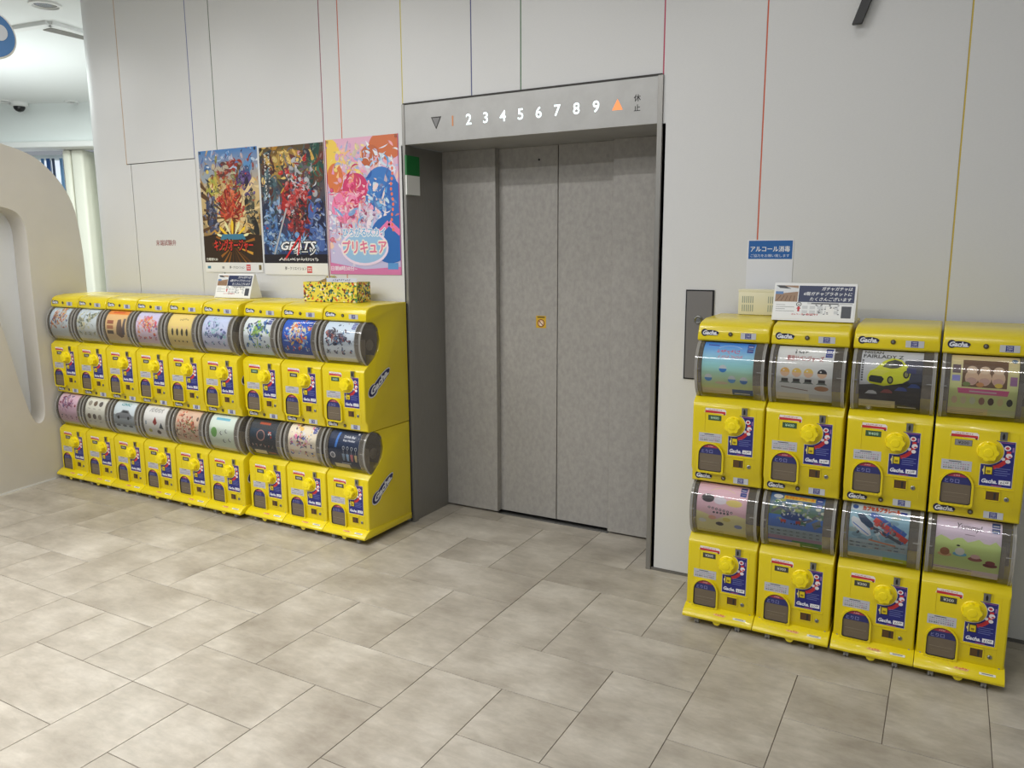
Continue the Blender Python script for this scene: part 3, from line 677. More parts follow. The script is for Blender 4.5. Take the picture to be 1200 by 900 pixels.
# drum
CW, CX0 = .199, .034
DZ, DY, DA, DB = .4825, .108, .078, .1165
def dpt(a, k=0.0): return (DY - (DA - k) * math.cos(a), DZ + (DB - k) * math.sin(a))
nd = 40
bb = MB(); ring = [dpt(2 * PI * i / nd) for i in range(nd)]
xs = [.006, .010, CX0 - .001, CX0 + CW + .001, Wm - .010, Wm - .006]; kk = [.006, 0, 0, 0, 0, .006]
vs = []; fs = []
for x, k in zip(xs, kk): vs += [(x, *dpt(2 * PI * i / nd, k)) for i in range(nd)]
for s_ in range(5): fs += [(s_ * nd + i, s_ * nd + (i + 1) % nd, (s_ + 1) * nd + (i + 1) % nd, (s_ + 1) * nd + i) for i in range(nd)]
fs += [tuple(range(nd)), tuple(5 * nd + i for i in reversed(range(nd)))]
fm = []
bb.add(vs, fs); bb.m = [1 if (i // nd) != 2 else 0 for i in range(5 * nd)] + [1, 1]; ME_drum = bb.mesh('drum', [M['clear'], M['smokyclear']], smooth=True)
bb = MB()
def rim(xa, xb, x0, x1):
    prof = [(xa - .0014, .0005), (xa - .0014, -.0022), (xa + .0014, -.0022), (xa + .0020, -.0004), (xb - .0020, -.0004), (xb - .0014, -.0022), (xb + .0014, -.0022), (xb + .0014, .0005)]
    b_ = MB(); vs = [(x, *dpt(2 * PI * i / nd, k)) for x, k in prof for i in range(nd)]; m_ = len(prof)
    b_.add(vs, [(s_ * nd + i, s_ * nd + (i + 1) % nd, (s_ + 1) * nd + (i + 1) % nd, (s_ + 1) * nd + i) for s_ in range(m_ - 1) for i in range(nd)])
    b_.box(x0, x1, DY - DA - .0030, DY - DA + .003, DZ + .0048, DZ + .0072)
    return b_.mesh('drum_rim', M['rim'], smooth=True)
ME_rim = (rim(.0085, .0165, .010, .026), rim(Wm - .0165, Wm - .0085, Wm - .034, Wm - .010))
bb = MB(); bb.lathe([(.026, 0), (.030, .003), (.012, .008), (.004, .009)], (Wm - .03, DY + .02, DZ - .01), 'x', 20)
bb.box(.03, Wm - .03, DY - .012, DY - .009, DZ - .1, DZ + .02)
ME_hub = bb.mesh('drum_insert', pmat('translucent_grey_insert', rgb(135, 125, 112), .35), smooth=True)
# card surface on the front of the drum
CW, CX0 = .199, .034
KN = 15
zs = [-.0935 + (.1075 + .0935) * i / KN for i in range(KN + 1)]
angs = [math.asin(z / (DB - .0045)) for z in zs]
cpts = [dpt(a, .0045) for a in angs]
cum = [0]
for a, c_ in zip(cpts, cpts[1:]): cum.append(cum[-1] + math.dist(a, c_))
CH = cum[-1]
cn = [Vector((0, -math.cos(a) / DA, math.sin(a) / DB)).normalized() for a in angs]
def cardfn(u, v, d):
    v = min(max(v, 0), CH); i = 0
    while i < KN - 1 and v > cum[i + 1]: i += 1
    t = (v - cum[i]) / (cum[i + 1] - cum[i])
    y = cpts[i][0] + (cpts[i + 1][0] - cpts[i][0]) * t; z = cpts[i][1] + (cpts[i + 1][1] - cpts[i][1]) * t
    nn = cn[i].lerp(cn[i + 1], t)
    return (CX0 + u, y + nn.y * d, z + nn.z * d)
# knob
bb = MB()
lob = lambda a: 1 + .085 * math.cos(7 * a)
bb.lathe([(.0345, 0), (.0345, -.004), (.032, -.006)], (.167, .045, .272), 'y', 32)
bb.lathe([(.0275, -.005), (.0305, -.008), (.0315, -.020), (.0285, -.027), (.018, -.0285)], (.167, .045, .272), 'y', 48, mod=lob)
bb.lathe([(.016, -.028), (.014, -.0305), (.006, -.0315)], (.167, .045, .272), 'y', 24)
ME_knob = bb.mesh('knob', M['knobyellow'], smooth=True)
# coin slot, return slot, lock
bb = MB(); bb.box(.197, .218, .041, .046, .314, .343); bb.add([(.2045, .0405, .318), (.2105, .0405, .318), (.2115, .0405, .330), (.2085, .0405, .339), (.2065, .0405, .339), (.2035, .0405, .330)], [(0, 1, 2, 3, 4, 5)], 1)
ME_coin = bb.mesh('coin_slot', [M['metal'], M['black']])
bb = MB()
for a in ((.169, .172, .099, .136), (.211, .214, .099, .136), (.169, .214, .133, .136), (.169, .214, .099, .102)): bb.box(a[0], a[1], .0415, .046, a[2], a[3], 0)
bb.box(.172, .211, .0435, .046, .102, .133, 1); bb.box(.195, .201, .042, .0436, .106, .128, 2)
ME_ret = bb.mesh('return_slot', [M['yellow'], M['brown'], M['dark']])
bb = MB(); bb.lathe([(.0075, 0), (.0075, -.003), (.006, -.004)], (.233, .045, .110), 'y', 16, 0); bb.box(.2322, .2338, .0405, .0412, .106, .114, 1)
ME_lock = bb.mesh('lock', [M['metal'], M['dark']])
ME_ledge = boxmesh('ledge', .139, .252, .0425, .0455, .142, .1455, M['yellow'])
ME_seamL = boxmesh('panel_rib', .052, .0535, .0437, .0455, .235, .335, M['yellow']); ME_seamR = boxmesh('panel_rib', .2515, .2525, .0442, .0455, .07, .335, M['yellow'])
bb = MB(); bb.box(.222, .2235, .042, .0455, .313, .345); bb.box(.194, .2235, .042, .0455, .344, .346); ME_coins = bb.mesh('coin_surround', M['yellow'])

# dispensing door: arched frame plus smoked window
def arch(x0, x1, z0, z1, n=12, r=None):
    cx = (x0 + x1) / 2; hw = (x1 - x0) / 2; hh = min(hw, (z1 - z0) * .55)
    return [(x0 + .006, z0), (x1 - .006, z0), (x1, z0 + .006)] + [(cx + hw * math.cos(PI * k / n), z1 - hh + hh * math.sin(PI * k / n)) for k in range(n + 1)] + [(x0, z0 + .006)]
def archring(mb, o_, i_, y0, y1, mi):
    n = len(o_); vs = [(a, y, b_) for y in (y0, y1) for ring_ in (o_, i_) for a, b_ in ring_]
    fs = []
    for k in range(n):
        j = (k + 1) % n
        fs += [(k, j, n + j, n + k), (2 * n + k, 3 * n + k, 3 * n + j, 2 * n + j), (k, 2 * n + k, 2 * n + j, j), (n + k, n + j, 3 * n + j, 3 * n + k)]
    mb.add(vs, fs, mi)
bb = MB(); archring(bb, arch(.028, .135, .066, .193), arch(.0345, .1285, .0745, .1875), .034, .046, 0)
for k in range(6): bb.box(.044 + k * .0145, .050 + k * .0145, .032, .036, .069, .074, 0)
archring(bb, arch(.0345, .1285, .0745, .1875), arch(.0365, .1265, .0765, .1855), .036, .045, 1)
ME_dframe = bb.mesh('door_frame', [M['yellow'], M['black']])
bb = MB(); bb.prism(arch(.036, .127, .076, .186), .0395, .045, axis='y'); ME_dwin = bb.mesh('dispensing_door', M['smoke'])
ar = arch(.0372, .1258, .0772, .1848)
p = Print(.3, .3, (0, 0, 0)); p.P = []
top = Print.half(ar, 1, .146, 1); p.poly(top, rgb(48, 52, 110)); top2 = Print.half(ar, 1, .1715, 1); p.poly(top2, rgb(170, 60, 75))
p.text('とり口', .068, .156, .014, rgb(150, 152, 205), w=.044, off=.0); scribble(p, .0815, .1775, .022, .005, rgb(235, 215, 215), 4, 6)
p.rect(.045, .112, .073, .0012, rgb(150, 138, 118)); p.rect(.050, .100, .060, .0008, rgb(138, 126, 106))
ME_dprint = p.mesh('door_print', lambda u, v, d: (u, .0390 - d, v))
def logo(p, cx, cy, h, w_, rot=0, bg=rgb(28, 30, 60)):
    c, q = math.cos(rot), math.sin(rot)
    p.ell(cx - c * w_ * .33, cy - q * w_ * .33, w_ * .2, h * .80, bg, 16, rot); p.ell(cx + c * w_ * .05, cy + q * w_ * .05, w_ * .48, h * .60, bg, 18, rot)
    p.text('Gacha.', cx, cy, h, rgb(240, 242, 248), w=w_ * .88, off=.045, shear=.3, rot=rot, outline=bg, ow=.12)
p = Print(.3, .1, (0, 0, 0)); p.P = []
logo(p, .052, .03, .018, .066)
ME_logo = p.mesh('name_sticker', front(0, 0, 0))
p = Print(.058, .024, rgb(196, 198, 202)); p.rect(.017, .0015, .023, .021, rgb(35, 45, 125))
for k, tx in enumerate(('TAKARA', 'TOMY', 'A.R.T.S')): p.text(tx, .0285, .018 - k * .0065, .0042, rgb(235, 235, 245), w=.018, off=.01)
ME_maker = p.mesh('maker_sticker', front(0, 0, 0))
bb = MB(); bb.lathe([(.0085, 0), (.0085, -.0025), (.006, -.003)], (.132, 0, .025), 'y', 16, 0); bb.lathe([(.004, -.003), (.003, -.0035)], (.132, 0, .025), 'y', 10, 1)
ME_hole = bb.mesh('hood_lock', [pmat('dark_bronze', rgb(88, 76, 50), .4, .4), M['metal']])
# blue instruction panel wrapped round the knob
KX, KZ, KR = .167, .272, .0455
pts = [(.148, .150), (.2445, .150), (.2445, .311), (.190, .311)]
arc0, arc1 = math.atan2(.311 - KZ, .190 - KX), -PI / 2 - .05
for k in range(13):
    a = arc0 + (arc1 - arc0) * k / 12; pts.append((KX + KR * math.cos(a), KZ + KR * math.sin(a)))
pts += [(.148, .2265)]
p = Print(.3, .4, (0, 0, 0)); p.P = []
def inset(P_, d):
    cx = sum(a for a, _ in P_) / len(P_); out = []
    n = len(P_)
    for i in range(n):
        a, b_, c_ = Vector(P_[i - 1]), Vector(P_[i]), Vector(P_[(i + 1) % n])
        e1 = (b_ - a).normalized(); e2 = (c_ - b_).normalized(); nn = (Vector((-e1.y, e1.x)) + Vector((-e2.y, e2.x)))
        if nn.length < 1e-6: nn = Vector((-e1.y, e1.x))
        nn.normalize(); out.append(tuple(b_ + nn * d))
    return out
p.poly(pts, rgb(210, 208, 215)); p.poly(inset(pts, .0016), rgb(36, 40, 120))
arcp = [];
for k in range(9):
    a = -1.25 + 1.35 * k / 8; arcp.append((KX + .060 * math.cos(a), KZ + .058 * math.sin(a)))
p.line(arcp, .013, rgb(205, 50, 55))
for cx, cz, r in ((.222, .288, .0095), (.228, .262, .0095), (.226, .2425, .0075), (.212, .2495, .006)): p.ell(cx, cz, r, r * .9, rgb(238, 232, 236), 14)
p.ell(.222, .288, .006, .005, rgb(190, 70, 80), 10); p.ell(.231, .2585, .005, .003, rgb(205, 60, 70), 8)
p.line([(.200, .306), (.240, .306)], .003, rgb(140, 80, 140)); p.rect(.236, .276, .005, .016, rgb(150, 110, 170))
p.rect(.162, .190, .024, .030, rgb(60, 56, 40)); p.rect(.165, .193, .018, .024, rgb(232, 208, 30)); p.rect(.168, .197, .011, .009, rgb(150, 130, 30))
p.poly([(.154, .205), (.159, .196), (.159, .214)], rgb(240, 225, 120)); p.line([(.160, .190), (.160, .220)], .003, rgb(225, 215, 130))
for k in range(4): p.rect(.191, .214 - k * .0075, .045 - (k % 2) * .008, .0022, rgb(110, 120, 175))
p.text('Gacha.', .178, .168, .015, rgb(240, 242, 250), w=.046, off=.04, shear=.25)
p.rect(.2055, .160, .034, .015, rgb(236, 236, 240)); scribble(p, .2225, .1675, .026, .009, rgb(40, 50, 70), 4, 5)
p.line([(.185, .1545), (.215, .1545)], .002, rgb(190, 80, 110))
ME_blue = p.mesh('instruction_panel', lambda u, v, d: (u, .0444 - d, v))
p = Print(.086, .025, (0, 0, 0)); p.P = []
p.poly([(0, .007), (.003, .025), (.080, .0245), (.086, .018), (.085, .001), (.070, .005)], rgb(238, 232, 232)); p.poly([(.002, .006), (.002, .016), (.083, .014), (.084, .003), (.070, .0065)], rgb(200, 50, 58))
scribble(p, .042, .0195, .055, .0055, rgb(190, 60, 60), 9, 7); p.ell(.079, .0035, .003, .003, rgb(60, 40, 40), 8)
ME_red = p.mesh('red_flash_label', lambda u, v, d: (.050 + u, .0444 - d, .3065 + v))
p = Print(.092, .036, rgb(190, 192, 202))
R = random.Random(5)
p.line([(.022, .031), (.060, .031)], .003, rgb(70, 70, 70)); 
for k in range(3):
    for i in range(11): p.rect(.006 + i * .0073, .005 + k * .0085, R.uniform(.003, .006), .003 + .002 * (k == 0), R.choice([rgb(140, 140, 165), rgb(165, 120, 150), rgb(110, 120, 125)]), up=False)
p.n += 1
ME_note = p.mesh('notice_label', lambda u, v, d: (.031 + u, .0444 - d, .193 + v))
def price(txt, bg, fg):
    q = Print(.052, .021, rgb(70, 66, 58)); q.rect(.001, .001, .050, .019, bg); q.text(txt, .026, .0105, .011, fg, w=.033, off=.01)
    return q.mesh('price_plate', lambda u, v, d: (.066 + u, .0440 - d, .283 + v))
PR = {'400': (price('¥400', rgb(60, 95, 62), rgb(190, 220, 190)), 'green plate reading 400 yen'), '300': (price('¥300', rgb(66, 68, 60), rgb(215, 215, 205)), 'dark plate reading 300 yen'),
      '200': (price('¥200', rgb(140, 140, 142), rgb(45, 45, 50)), 'silver plate reading 200 yen')}
p = Print(.05, .018, (0, 0, 0)); p.P = []; p.poly([(0, .004), (.006, .016), (.048, .017), (.05, .008), (.044, 0), (.01, .001)], rgb(225, 180, 120)); scribble(p, .025, .0095, .038, .011, rgb(200, 70, 50), 4, 8)
sl = lambda x0: (lambda u, v, d: (x0 + u, .0105 + v * .88 - d * .5, .0548 + v * .47 + d))
ME_lipred = p.mesh('warning_label', sl(.125))
p = Print(.05, .012, rgb(222, 222, 215)); p.line([(.008, .006), (.042, .006)], .004, rgb(120, 120, 115)); ME_lipwhite = p.mesh('serial_label', sl(.205))
bb = MB()
for x in (.018, Wm - .018): bb.lathe([(.0035, .0725), (.003, .0755)], (x, .046, 0), 'z', 10)
ME_screw = bb.mesh('screw', M['castor'])
p = Print(.5, .5, (0, 0, 0)); p.P = []; logo(p, .25, .25, .034, .20, rot=.60, bg=rgb(30, 34, 88)); 
# pale outline layer under the logo
q = Print(.5, .5, (0, 0, 0)); q.P = []
cr_, sr_ = math.cos(.62), math.sin(.62); q.ell(.25 - cr_ * .066, .25 - sr_ * .066, .046, .032, rgb(225, 225, 230), 18, .62); q.ell(.25 + cr_ * .01, .25 + sr_ * .01, .100, .025, rgb(225, 225, 230), 20, .62)
q.n = 3
for f, c_, nn in p.P: q.P.append((f, c_, nn + 4))
ME_sidelogo = q.mesh('side_logo', lambda u, v, d: (Wm - .0005 + d + .0004, .165 + (u - .25), .276 + (v - .25)))

# ------------------------------------------------------------------ display cards
W8 = (1, 1, 1)
def base_foot(p, col=rgb(225, 220, 190), col2=None, hh=.024):
    p.rect(0, 0, CW, hh, col); p.n += 1
    for k in range(2): p.rect(.008, .006 + k * .008, CW * .5, .0025, tuple(v * .55 for v in col), up=False)
    if col2: p.rect(CW * .6, 0, CW * .4, hh, col2); p.rect(CW * .64, .006, CW * .3, .005, rgb(230, 230, 230))
def corner_tag(p, col=rgb(40, 60, 140)):
    p.rect(CW - .030, CH - .026, .024, .020, col); p.rect(CW - .027, CH - .020, .018, .004, W8); p.rect(CW - .030, CH - .046, .024, .017, col); p.rect(CW - .027, CH - .039, .018, .004, W8, up=False)
def toy(p, x, y, r, c1, c2):
    p.ell(x, y, r, r, c1, 14); p.ell(x, y, r, r, c2, 10, a0=PI, a1=2 * PI); p.ell(x - r * .3, y + r * .4, r * .22, r * .18, rgb(245, 245, 245), 7)
def mini(p, x, y, s, pal, R):
    for _ in range(9): p.ell(x + R.uniform(-.7, .7) * s, y + R.uniform(-.8, .8) * s, s * R.uniform(.15, .5), s * R.uniform(.12, .4), R.choice(pal), 8, R.uniform(0, 3))
def generic(bg0, bg1, pal, seed, title=None, tcol=rgb(60, 60, 80), foot=rgb(225, 220, 190), big=0, rows=1, hero=None, tag=True, ty=.86, th=.018, tw=.12, shear=0):
    R = random.Random(seed); p = Print(CW, CH, bg0); p.grad(0, 0, CW, CH, bg0, bg1); p.n += 1
    if big:
        for _ in range(int(big * 2.6)): mini(p, R.uniform(.12, .88) * CW, R.uniform(.40, .88) * CH, R.uniform(.014, .032), pal, R)
    if big: shards(p, CW * .48, CH * .62, CW * .22, CH * .14, 20 + 4 * big, pal, seed + 500, .008, .026)
    for r in range(rows):
        for k in range(4): mini(p, CW * (.14 + .24 * k), CH * (.26 + .22 * r), .015, pal, R)
    if hero: hero(p)
    if title: p.text(title, CW * .5, CH * ty, th, tcol, w=tw, off=.03, shear=shear, outline=W8, ow=.08)
    if foot: base_foot(p, foot)
    if tag: corner_tag(p)
    return p
def capt(p):
    for x, y, c in ((.14, .33, rgb(70, 140, 205)), (.42, .50, rgb(60, 130, 200)), (.60, .32, rgb(80, 150, 210)), (.83, .31, rgb(60, 120, 190))): toy(p, CW * x, CH * y, .015, rgb(240, 242, 245), c)
def card_R1U():
    p = Print(CW, CH, rgb(80, 150, 215)); p.grad(0, CH * .55, CW, CH * .45, rgb(165, 215, 215), rgb(50, 125, 205)); p.grad(0, 0, CW, CH * .55, rgb(225, 220, 110), rgb(165, 215, 215))
    p.line([(CW * .3, CH * .87)] + [(CW * (.3 + .45 * k / 8), CH * (.87 + .06 * math.sin(PI * k / 8))) for k in range(1, 9)], .0022, rgb(225, 240, 250))
    scribble(p, CW * .5, CH * .80, .09, .016, rgb(225, 95, 115), 7, 1); scribble(p, CW * .54, CH * .71, .10, .012, rgb(220, 130, 150), 8, 2)
    capt(p); p.ell(CW * .4, CH * .245, .026, .006, rgb(210, 195, 170), 14); p.line([(CW * .08, CH * .93), (CW * .3, CH * .92)], .006, rgb(70, 80, 150))
    base_foot(p, rgb(235, 222, 175), rgb(60, 90, 140), .03); corner_tag(p); return p
def card_R2U():
    p = Print(CW, CH, rgb(205, 207, 206)); p.text('東京リベンジャーズ', CW * .5, CH * .76, .022, rgb(150, 45, 45), w=.13, off=.03, shear=.1, outline=rgb(240, 235, 235), ow=.07)
    scribble(p, CW * .42, CH * .89, .05, .018, rgb(45, 45, 50), 4, 3)
    for k, (x, c) in enumerate(((.16, rgb(205, 165, 90)), (.37, rgb(225, 195, 95)), (.58, rgb(228, 200, 105)), (.82, rgb(38, 34, 36)))):
        toy(p, CW * x, CH * .52, .017, c, rgb(222, 190, 160)); p.rect(CW * x - .012, CH * .36, .024, .013, rgb(40, 40, 44)); p.poly([(CW * x - .02, CH * .34), (CW * x + .02, CH * .34), (CW * x + .01, CH * .37), (CW * x - .01, CH * .37)], rgb(90, 100, 95))
    p.ell(CW * .82, CH * .27, .025, .010, rgb(170, 120, 80), 14); p.line([(CW * .1, CH * .27), (CW * .58, CH * .22)], .003, rgb(110, 80, 70))
    base_foot(p, rgb(226, 218, 190), rgb(190, 190, 186), .036); corner_tag(p); return p
def card_R3U():
    p = Print(CW, CH, rgb(190, 192, 196)); p.poly([(0, 0), (CW, 0), (CW, CH * .52), (CW * .45, CH * .44), (0, CH * .40)], rgb(50, 50, 58)); p.poly([(CW * .62, CH * .45), (CW, CH * .5), (CW, CH * .86), (CW * .72, CH * .82)], rgb(70, 72, 88))
    y0 = CH * .42
    p.ell(CW * .47, y0 + .012, CW * .34, .012, rgb(35, 35, 40), 20)
    body = [(.12, .48), (.13, .56), (.17, .63), (.25, .67), (.38, .80), (.52, .86), (.66, .83), (.76, .73), (.82, .64), (.80, .52), (.70, .46), (.60, .44), (.40, .40), (.18, .43)]
    p.poly([(CW * a, CH * b_) for a, b_ in body], rgb(214, 218, 42))
    p.poly([(CW * a, CH * b_) for a, b_ in ((.36, .70), (.44, .79), (.55, .83), (.66, .80), (.70, .74), (.60, .69), (.50, .68))], rgb(48, 50, 40))
    p.poly([(CW * a, CH * b_) for a, b_ in ((.38, .70), (.45, .77), (.53, .80), (.50, .70))], rgb(86, 90, 70))
    p.poly([(CW * a, CH * b_) for a, b_ in ((.16, .46), (.36, .44), (.40, .51), (.36, .55), (.18, .56), (.15, .52))], rgb(36, 38, 30))
    p.poly([(CW * a, CH * b_) for a, b_ in ((.17, .58), (.36, .57), (.48, .64), (.28, .665))], rgb(232, 234, 90))
    for x, y in ((.50, .50), (.75, .60)): p.ell(CW * x, CH * y, .010, .014, rgb(25, 25, 25), 14); p.ell(CW * x, CH * y, .006, .009, rgb(140, 140, 90), 12)
    for x, y, c in ((.20, .28, rgb(215, 218, 222)), (.45, .31, rgb(150, 70, 75)), (.68, .36, rgb(60, 80, 160)), (.88, .42, rgb(70, 90, 150))):
        p.poly([(CW * x - .020, CH * y - .005), (CW * x + .020, CH * y - .005), (CW * x + .018, CH * y + .003), (CW * x + .006, CH * y + .009), (CW * x - .008, CH * y + .008)], c)
    p.text('NISSAN', CW * .20, CH * .955, .013, rgb(40, 40, 42), w=.062, off=.02); p.text('FAIRLADY Z', CW * .36, CH * .875, .015, rgb(35, 35, 38), w=.13, off=.02)
    for k in range(9): p.rect(CW * .02, CH * .78 - k * .009, .006, .006, rgb(70, 70, 74), up=False)
    p.n += 1
    base_foot(p, rgb(220, 210, 165), rgb(50, 50, 58), .034); p.rect(CW * .75, CH * .62, .03, .02, rgb(60, 64, 110)); return p
def card_R4U():
    p = Print(CW, CH, rgb(206, 214, 150)); p.grad(0, CH * .4, CW, CH * .6, rgb(205, 214, 150), rgb(232, 214, 170)); p.rect(CW * .18, CH * .48, CW * .66, CH * .42, rgb(110, 84, 62))
    for x in (.32, .51, .71):
        p.ell(CW * x, CH * .62, .020, .026, rgb(205, 180, 155), 14); p.ell(CW * x, CH * .74, .016, .014, rgb(225, 205, 180), 12); p.ell(CW * x, CH * .57, .016, .012, rgb(190, 160, 150), 12)
    for x, c in ((.25, rgb(120, 135, 80)), (.45, rgb(190, 140, 90)), (.72, rgb(205, 185, 80))): p.ell(CW * x, CH * .52, .012, .008, c, 10)
    p.poly([(CW * .12, CH * .46), (CW * .88, CH * .45), (CW * .86, CH * .37), (CW * .14, CH * .38)], rgb(205, 105, 150)); p.line([(CW * .3, CH * .415), (CW * .7, CH * .41)], .005, rgb(240, 215, 225))
    p.rect(CW * .03, CH * .68, .024, .030, rgb(90, 70, 80)); p.rect(CW * .03, CH * .56, .024, .02, rgb(150, 150, 215)); p.rect(CW * .88, CH * .53, .020, .03, rgb(150, 110, 150)); p.ell(CW * .93, CH * .92, .009, .009, rgb(90, 120, 150), 12)
    for k in range(7): p.ell(CW * (.09 + .135 * k), CH * .27, .009, .014, [rgb(225, 200, 170), rgb(235, 225, 190), rgb(220, 225, 200), rgb(150, 110, 100), rgb(80, 60, 60), rgb(225, 210, 160), rgb(45, 50, 50)][k], 10)
    base_foot(p, rgb(228, 214, 170), rgb(195, 200, 160), .032); return p
def card_R1L():
    p = Print(CW, CH, rgb(214, 182, 192)); p.line([(CW * (.25 + .5 * k / 8), CH * (.84 + .07 * math.sin(PI * k / 8))) for k in range(9)], .003, rgb(232, 215, 180))
    p.poly([(0, 0), (CW, 0), (CW, CH * .42), (CW * .8, CH * .46), (CW * .6, CH * .42), (CW * .42, CH * .34), (CW * .2, CH * .42), (0, CH * .46)], rgb(226, 220, 168))
    p.ell(CW * .22, CH * .70, .026, .017, rgb(60, 56, 60), 16); p.ell(CW * .47, CH * .68, .026, .016, rgb(232, 228, 236), 16); p.ell(CW * .75, CH * .66, .032, .014, rgb(226, 212, 130), 16)
    for k in range(7): p.ell(CW * (.26 + .075 * k), CH * (.54 - .008 * k), .0055, .005, rgb(85, 80, 88), 8); p.ell(CW * (.26 + .075 * k), CH * (.54 - .008 * k), .0028, .0025, rgb(220, 200, 208), 6)
    for k in range(5): p.ell(CW * (.36 + .07 * k), CH * .46, .005, .0045, rgb(85, 80, 88), 8)
    for x, y, c in ((.13, .28, rgb(205, 205, 205)), (.33, .36, rgb(222, 170, 150)), (.48, .25, rgb(70, 66, 70)), (.62, .35, rgb(200, 190, 110)), (.85, .24, rgb(130, 140, 185))): p.ell(CW * x, CH * y, .016, .009, c, 12)
    R = random.Random(4)
    for _ in range(14): p.ell(R.uniform(.05, .95) * CW, R.uniform(.5, .97) * CH, .0016, .0016, rgb(245, 235, 230), 6, up=False)
    p.n += 1; corner_tag(p); base_foot(p, rgb(222, 212, 160), None, .018); return p
def card_R2L():
    p = Print(CW, CH, rgb(70, 110, 175)); p.grad(0, CH * .6, CW, CH * .4, rgb(95, 120, 70), rgb(60, 100, 165)); R = random.Random(8)
    for _ in range(22): p.ell(R.uniform(0, 1) * CW, R.uniform(.7, .86) * CH, .010, .006, R.choice([rgb(70, 120, 60), rgb(150, 160, 80), rgb(60, 80, 70), rgb(190, 190, 170)]), 8)
    for o_, c in ((0, rgb(110, 112, 118)), (.012, rgb(90, 92, 98))): p.line([(CW * (.05 + .9 * k / 10), CH * (.62 + .10 * math.sin(k * .7) + o_)) for k in range(11)], .009, c)
    p.ell(CW * .45, CH * .6, .045, .016, rgb(40, 60, 110), 16); p.poly([(CW * .8, CH * .52), (CW * .95, CH * .6), (CW * .97, CH * .5), (CW * .86, CH * .42)], rgb(110, 112, 108))
    for x, c in ((.28, rgb(170, 50, 45)), (.46, rgb(55, 105, 180)), (.56, rgb(150, 50, 50)), (.65, rgb(50, 100, 80))): p.rect(CW * x - .010, CH * .48, .020, .011, c); p.ell(CW * x - .006, CH * .47, .003, .003, rgb(30, 30, 30), 7); p.ell(CW * x + .006, CH * .47, .003, .003, rgb(30, 30, 30), 7)
    shards(p, CW * .5, CH * .66, CW * .25, CH * .08, 30, [rgb(60, 100, 60), rgb(200, 200, 190), rgb(50, 70, 120), rgb(150, 160, 80), rgb(120, 130, 140)], 301, .006, .018)
    p.rect(0, CH * .22, CW, CH * .16, rgb(150, 165, 170))
    for r in range(2):
        for k in range(8): p.rect(CW * (.05 + .12 * k), CH * (.245 + .065 * r), .012, .006, R.choice([rgb(60, 70, 90), rgb(90, 100, 80), rgb(50, 50, 60)]), up=False)
    p.n += 1; p.rect(0, CH * .14, CW, CH * .08, rgb(160, 130, 150)); p.rect(CW * .45, 0, CW * .55, CH * .15, rgb(60, 130, 70))
    p.ell(CW * .14, CH * .92, .018, .010, rgb(232, 236, 240), 14); p.rect(CW * .25, CH * .88, CW * .58, .017, rgb(236, 205, 70)); p.text('カプセルプラレール', CW * .54, CH * .922, .013, rgb(205, 50, 40), w=.105, off=.04)
    corner_tag(p); base_foot(p, rgb(226, 210, 160), rgb(70, 130, 80), .024); return p
def card_R3L():
    p = Print(CW, CH, rgb(140, 175, 190)); R = random.Random(9)
    for _ in range(26): p.ell(R.uniform(0, 1) * CW, R.uniform(.35, .86) * CH, .018, .009, R.choice([rgb(120, 150, 165), rgb(160, 190, 200), rgb(110, 130, 120), rgb(150, 165, 160)]), 8)
    p.line([(CW * .35, CH * .84), (CW * .95, CH * .55)], .022, rgb(50, 90, 160)); p.line([(CW * .42, CH * .75), (CW * .98, CH * .46)], .020, rgb(190, 60, 50)); p.line([(CW * .3, CH * .66), (CW * .9, CH * .42)], .012, rgb(60, 70, 85))
    shards(p, CW * .55, CH * .62, CW * .22, CH * .10, 34, [rgb(60, 90, 150), rgb(190, 80, 60), rgb(205, 215, 220), rgb(110, 130, 130), rgb(60, 70, 80)], 302, .006, .018)
    p.poly([(CW * a, CH * b_) for a, b_ in ((.02, .72), (.06, .76), (.16, .73), (.36, .56), (.39, .49), (.33, .46), (.22, .50), (.05, .63))], rgb(236, 238, 240)); p.line([(CW * .06, CH * .66), (CW * .34, CH * .49)], .003, rgb(60, 110, 180))
    p.poly([(CW * a, CH * b_) for a, b_ in ((.12, .80), (.22, .82), (.40, .68), (.42, .62), (.34, .60), (.2, .68))], rgb(36, 60, 90))
    p.rect(0, CH * .24, CW, CH * .16, rgb(170, 185, 190)); 
    for r in range(2):
        for k in range(9): p.rect(CW * (.03 + .107 * k), CH * (.26 + .06 * r), .014, .006, R.choice([rgb(60, 80, 130), rgb(150, 70, 60), rgb(80, 90, 90), rgb(225, 228, 230)]), up=False)
    p.n += 1; p.line([(CW * .35, CH * .41), (CW * .8, CH * .36)], .006, rgb(200, 130, 90)); p.rect(0, CH * .86, CW, CH * .14, rgb(205, 215, 222)); p.ell(CW * .08, CH * .93, .010, .010, rgb(60, 90, 150), 12)
    p.text('カプセルプラレール', CW * .52, CH * .925, .018, rgb(225, 90, 35), w=.125, off=.05, outline=rgb(120, 30, 30), ow=.09); p.rect(CW * .84, CH * .88, .022, .012, rgb(40, 60, 140))
    base_foot(p, rgb(228, 214, 165), rgb(175, 190, 60), .026); return p
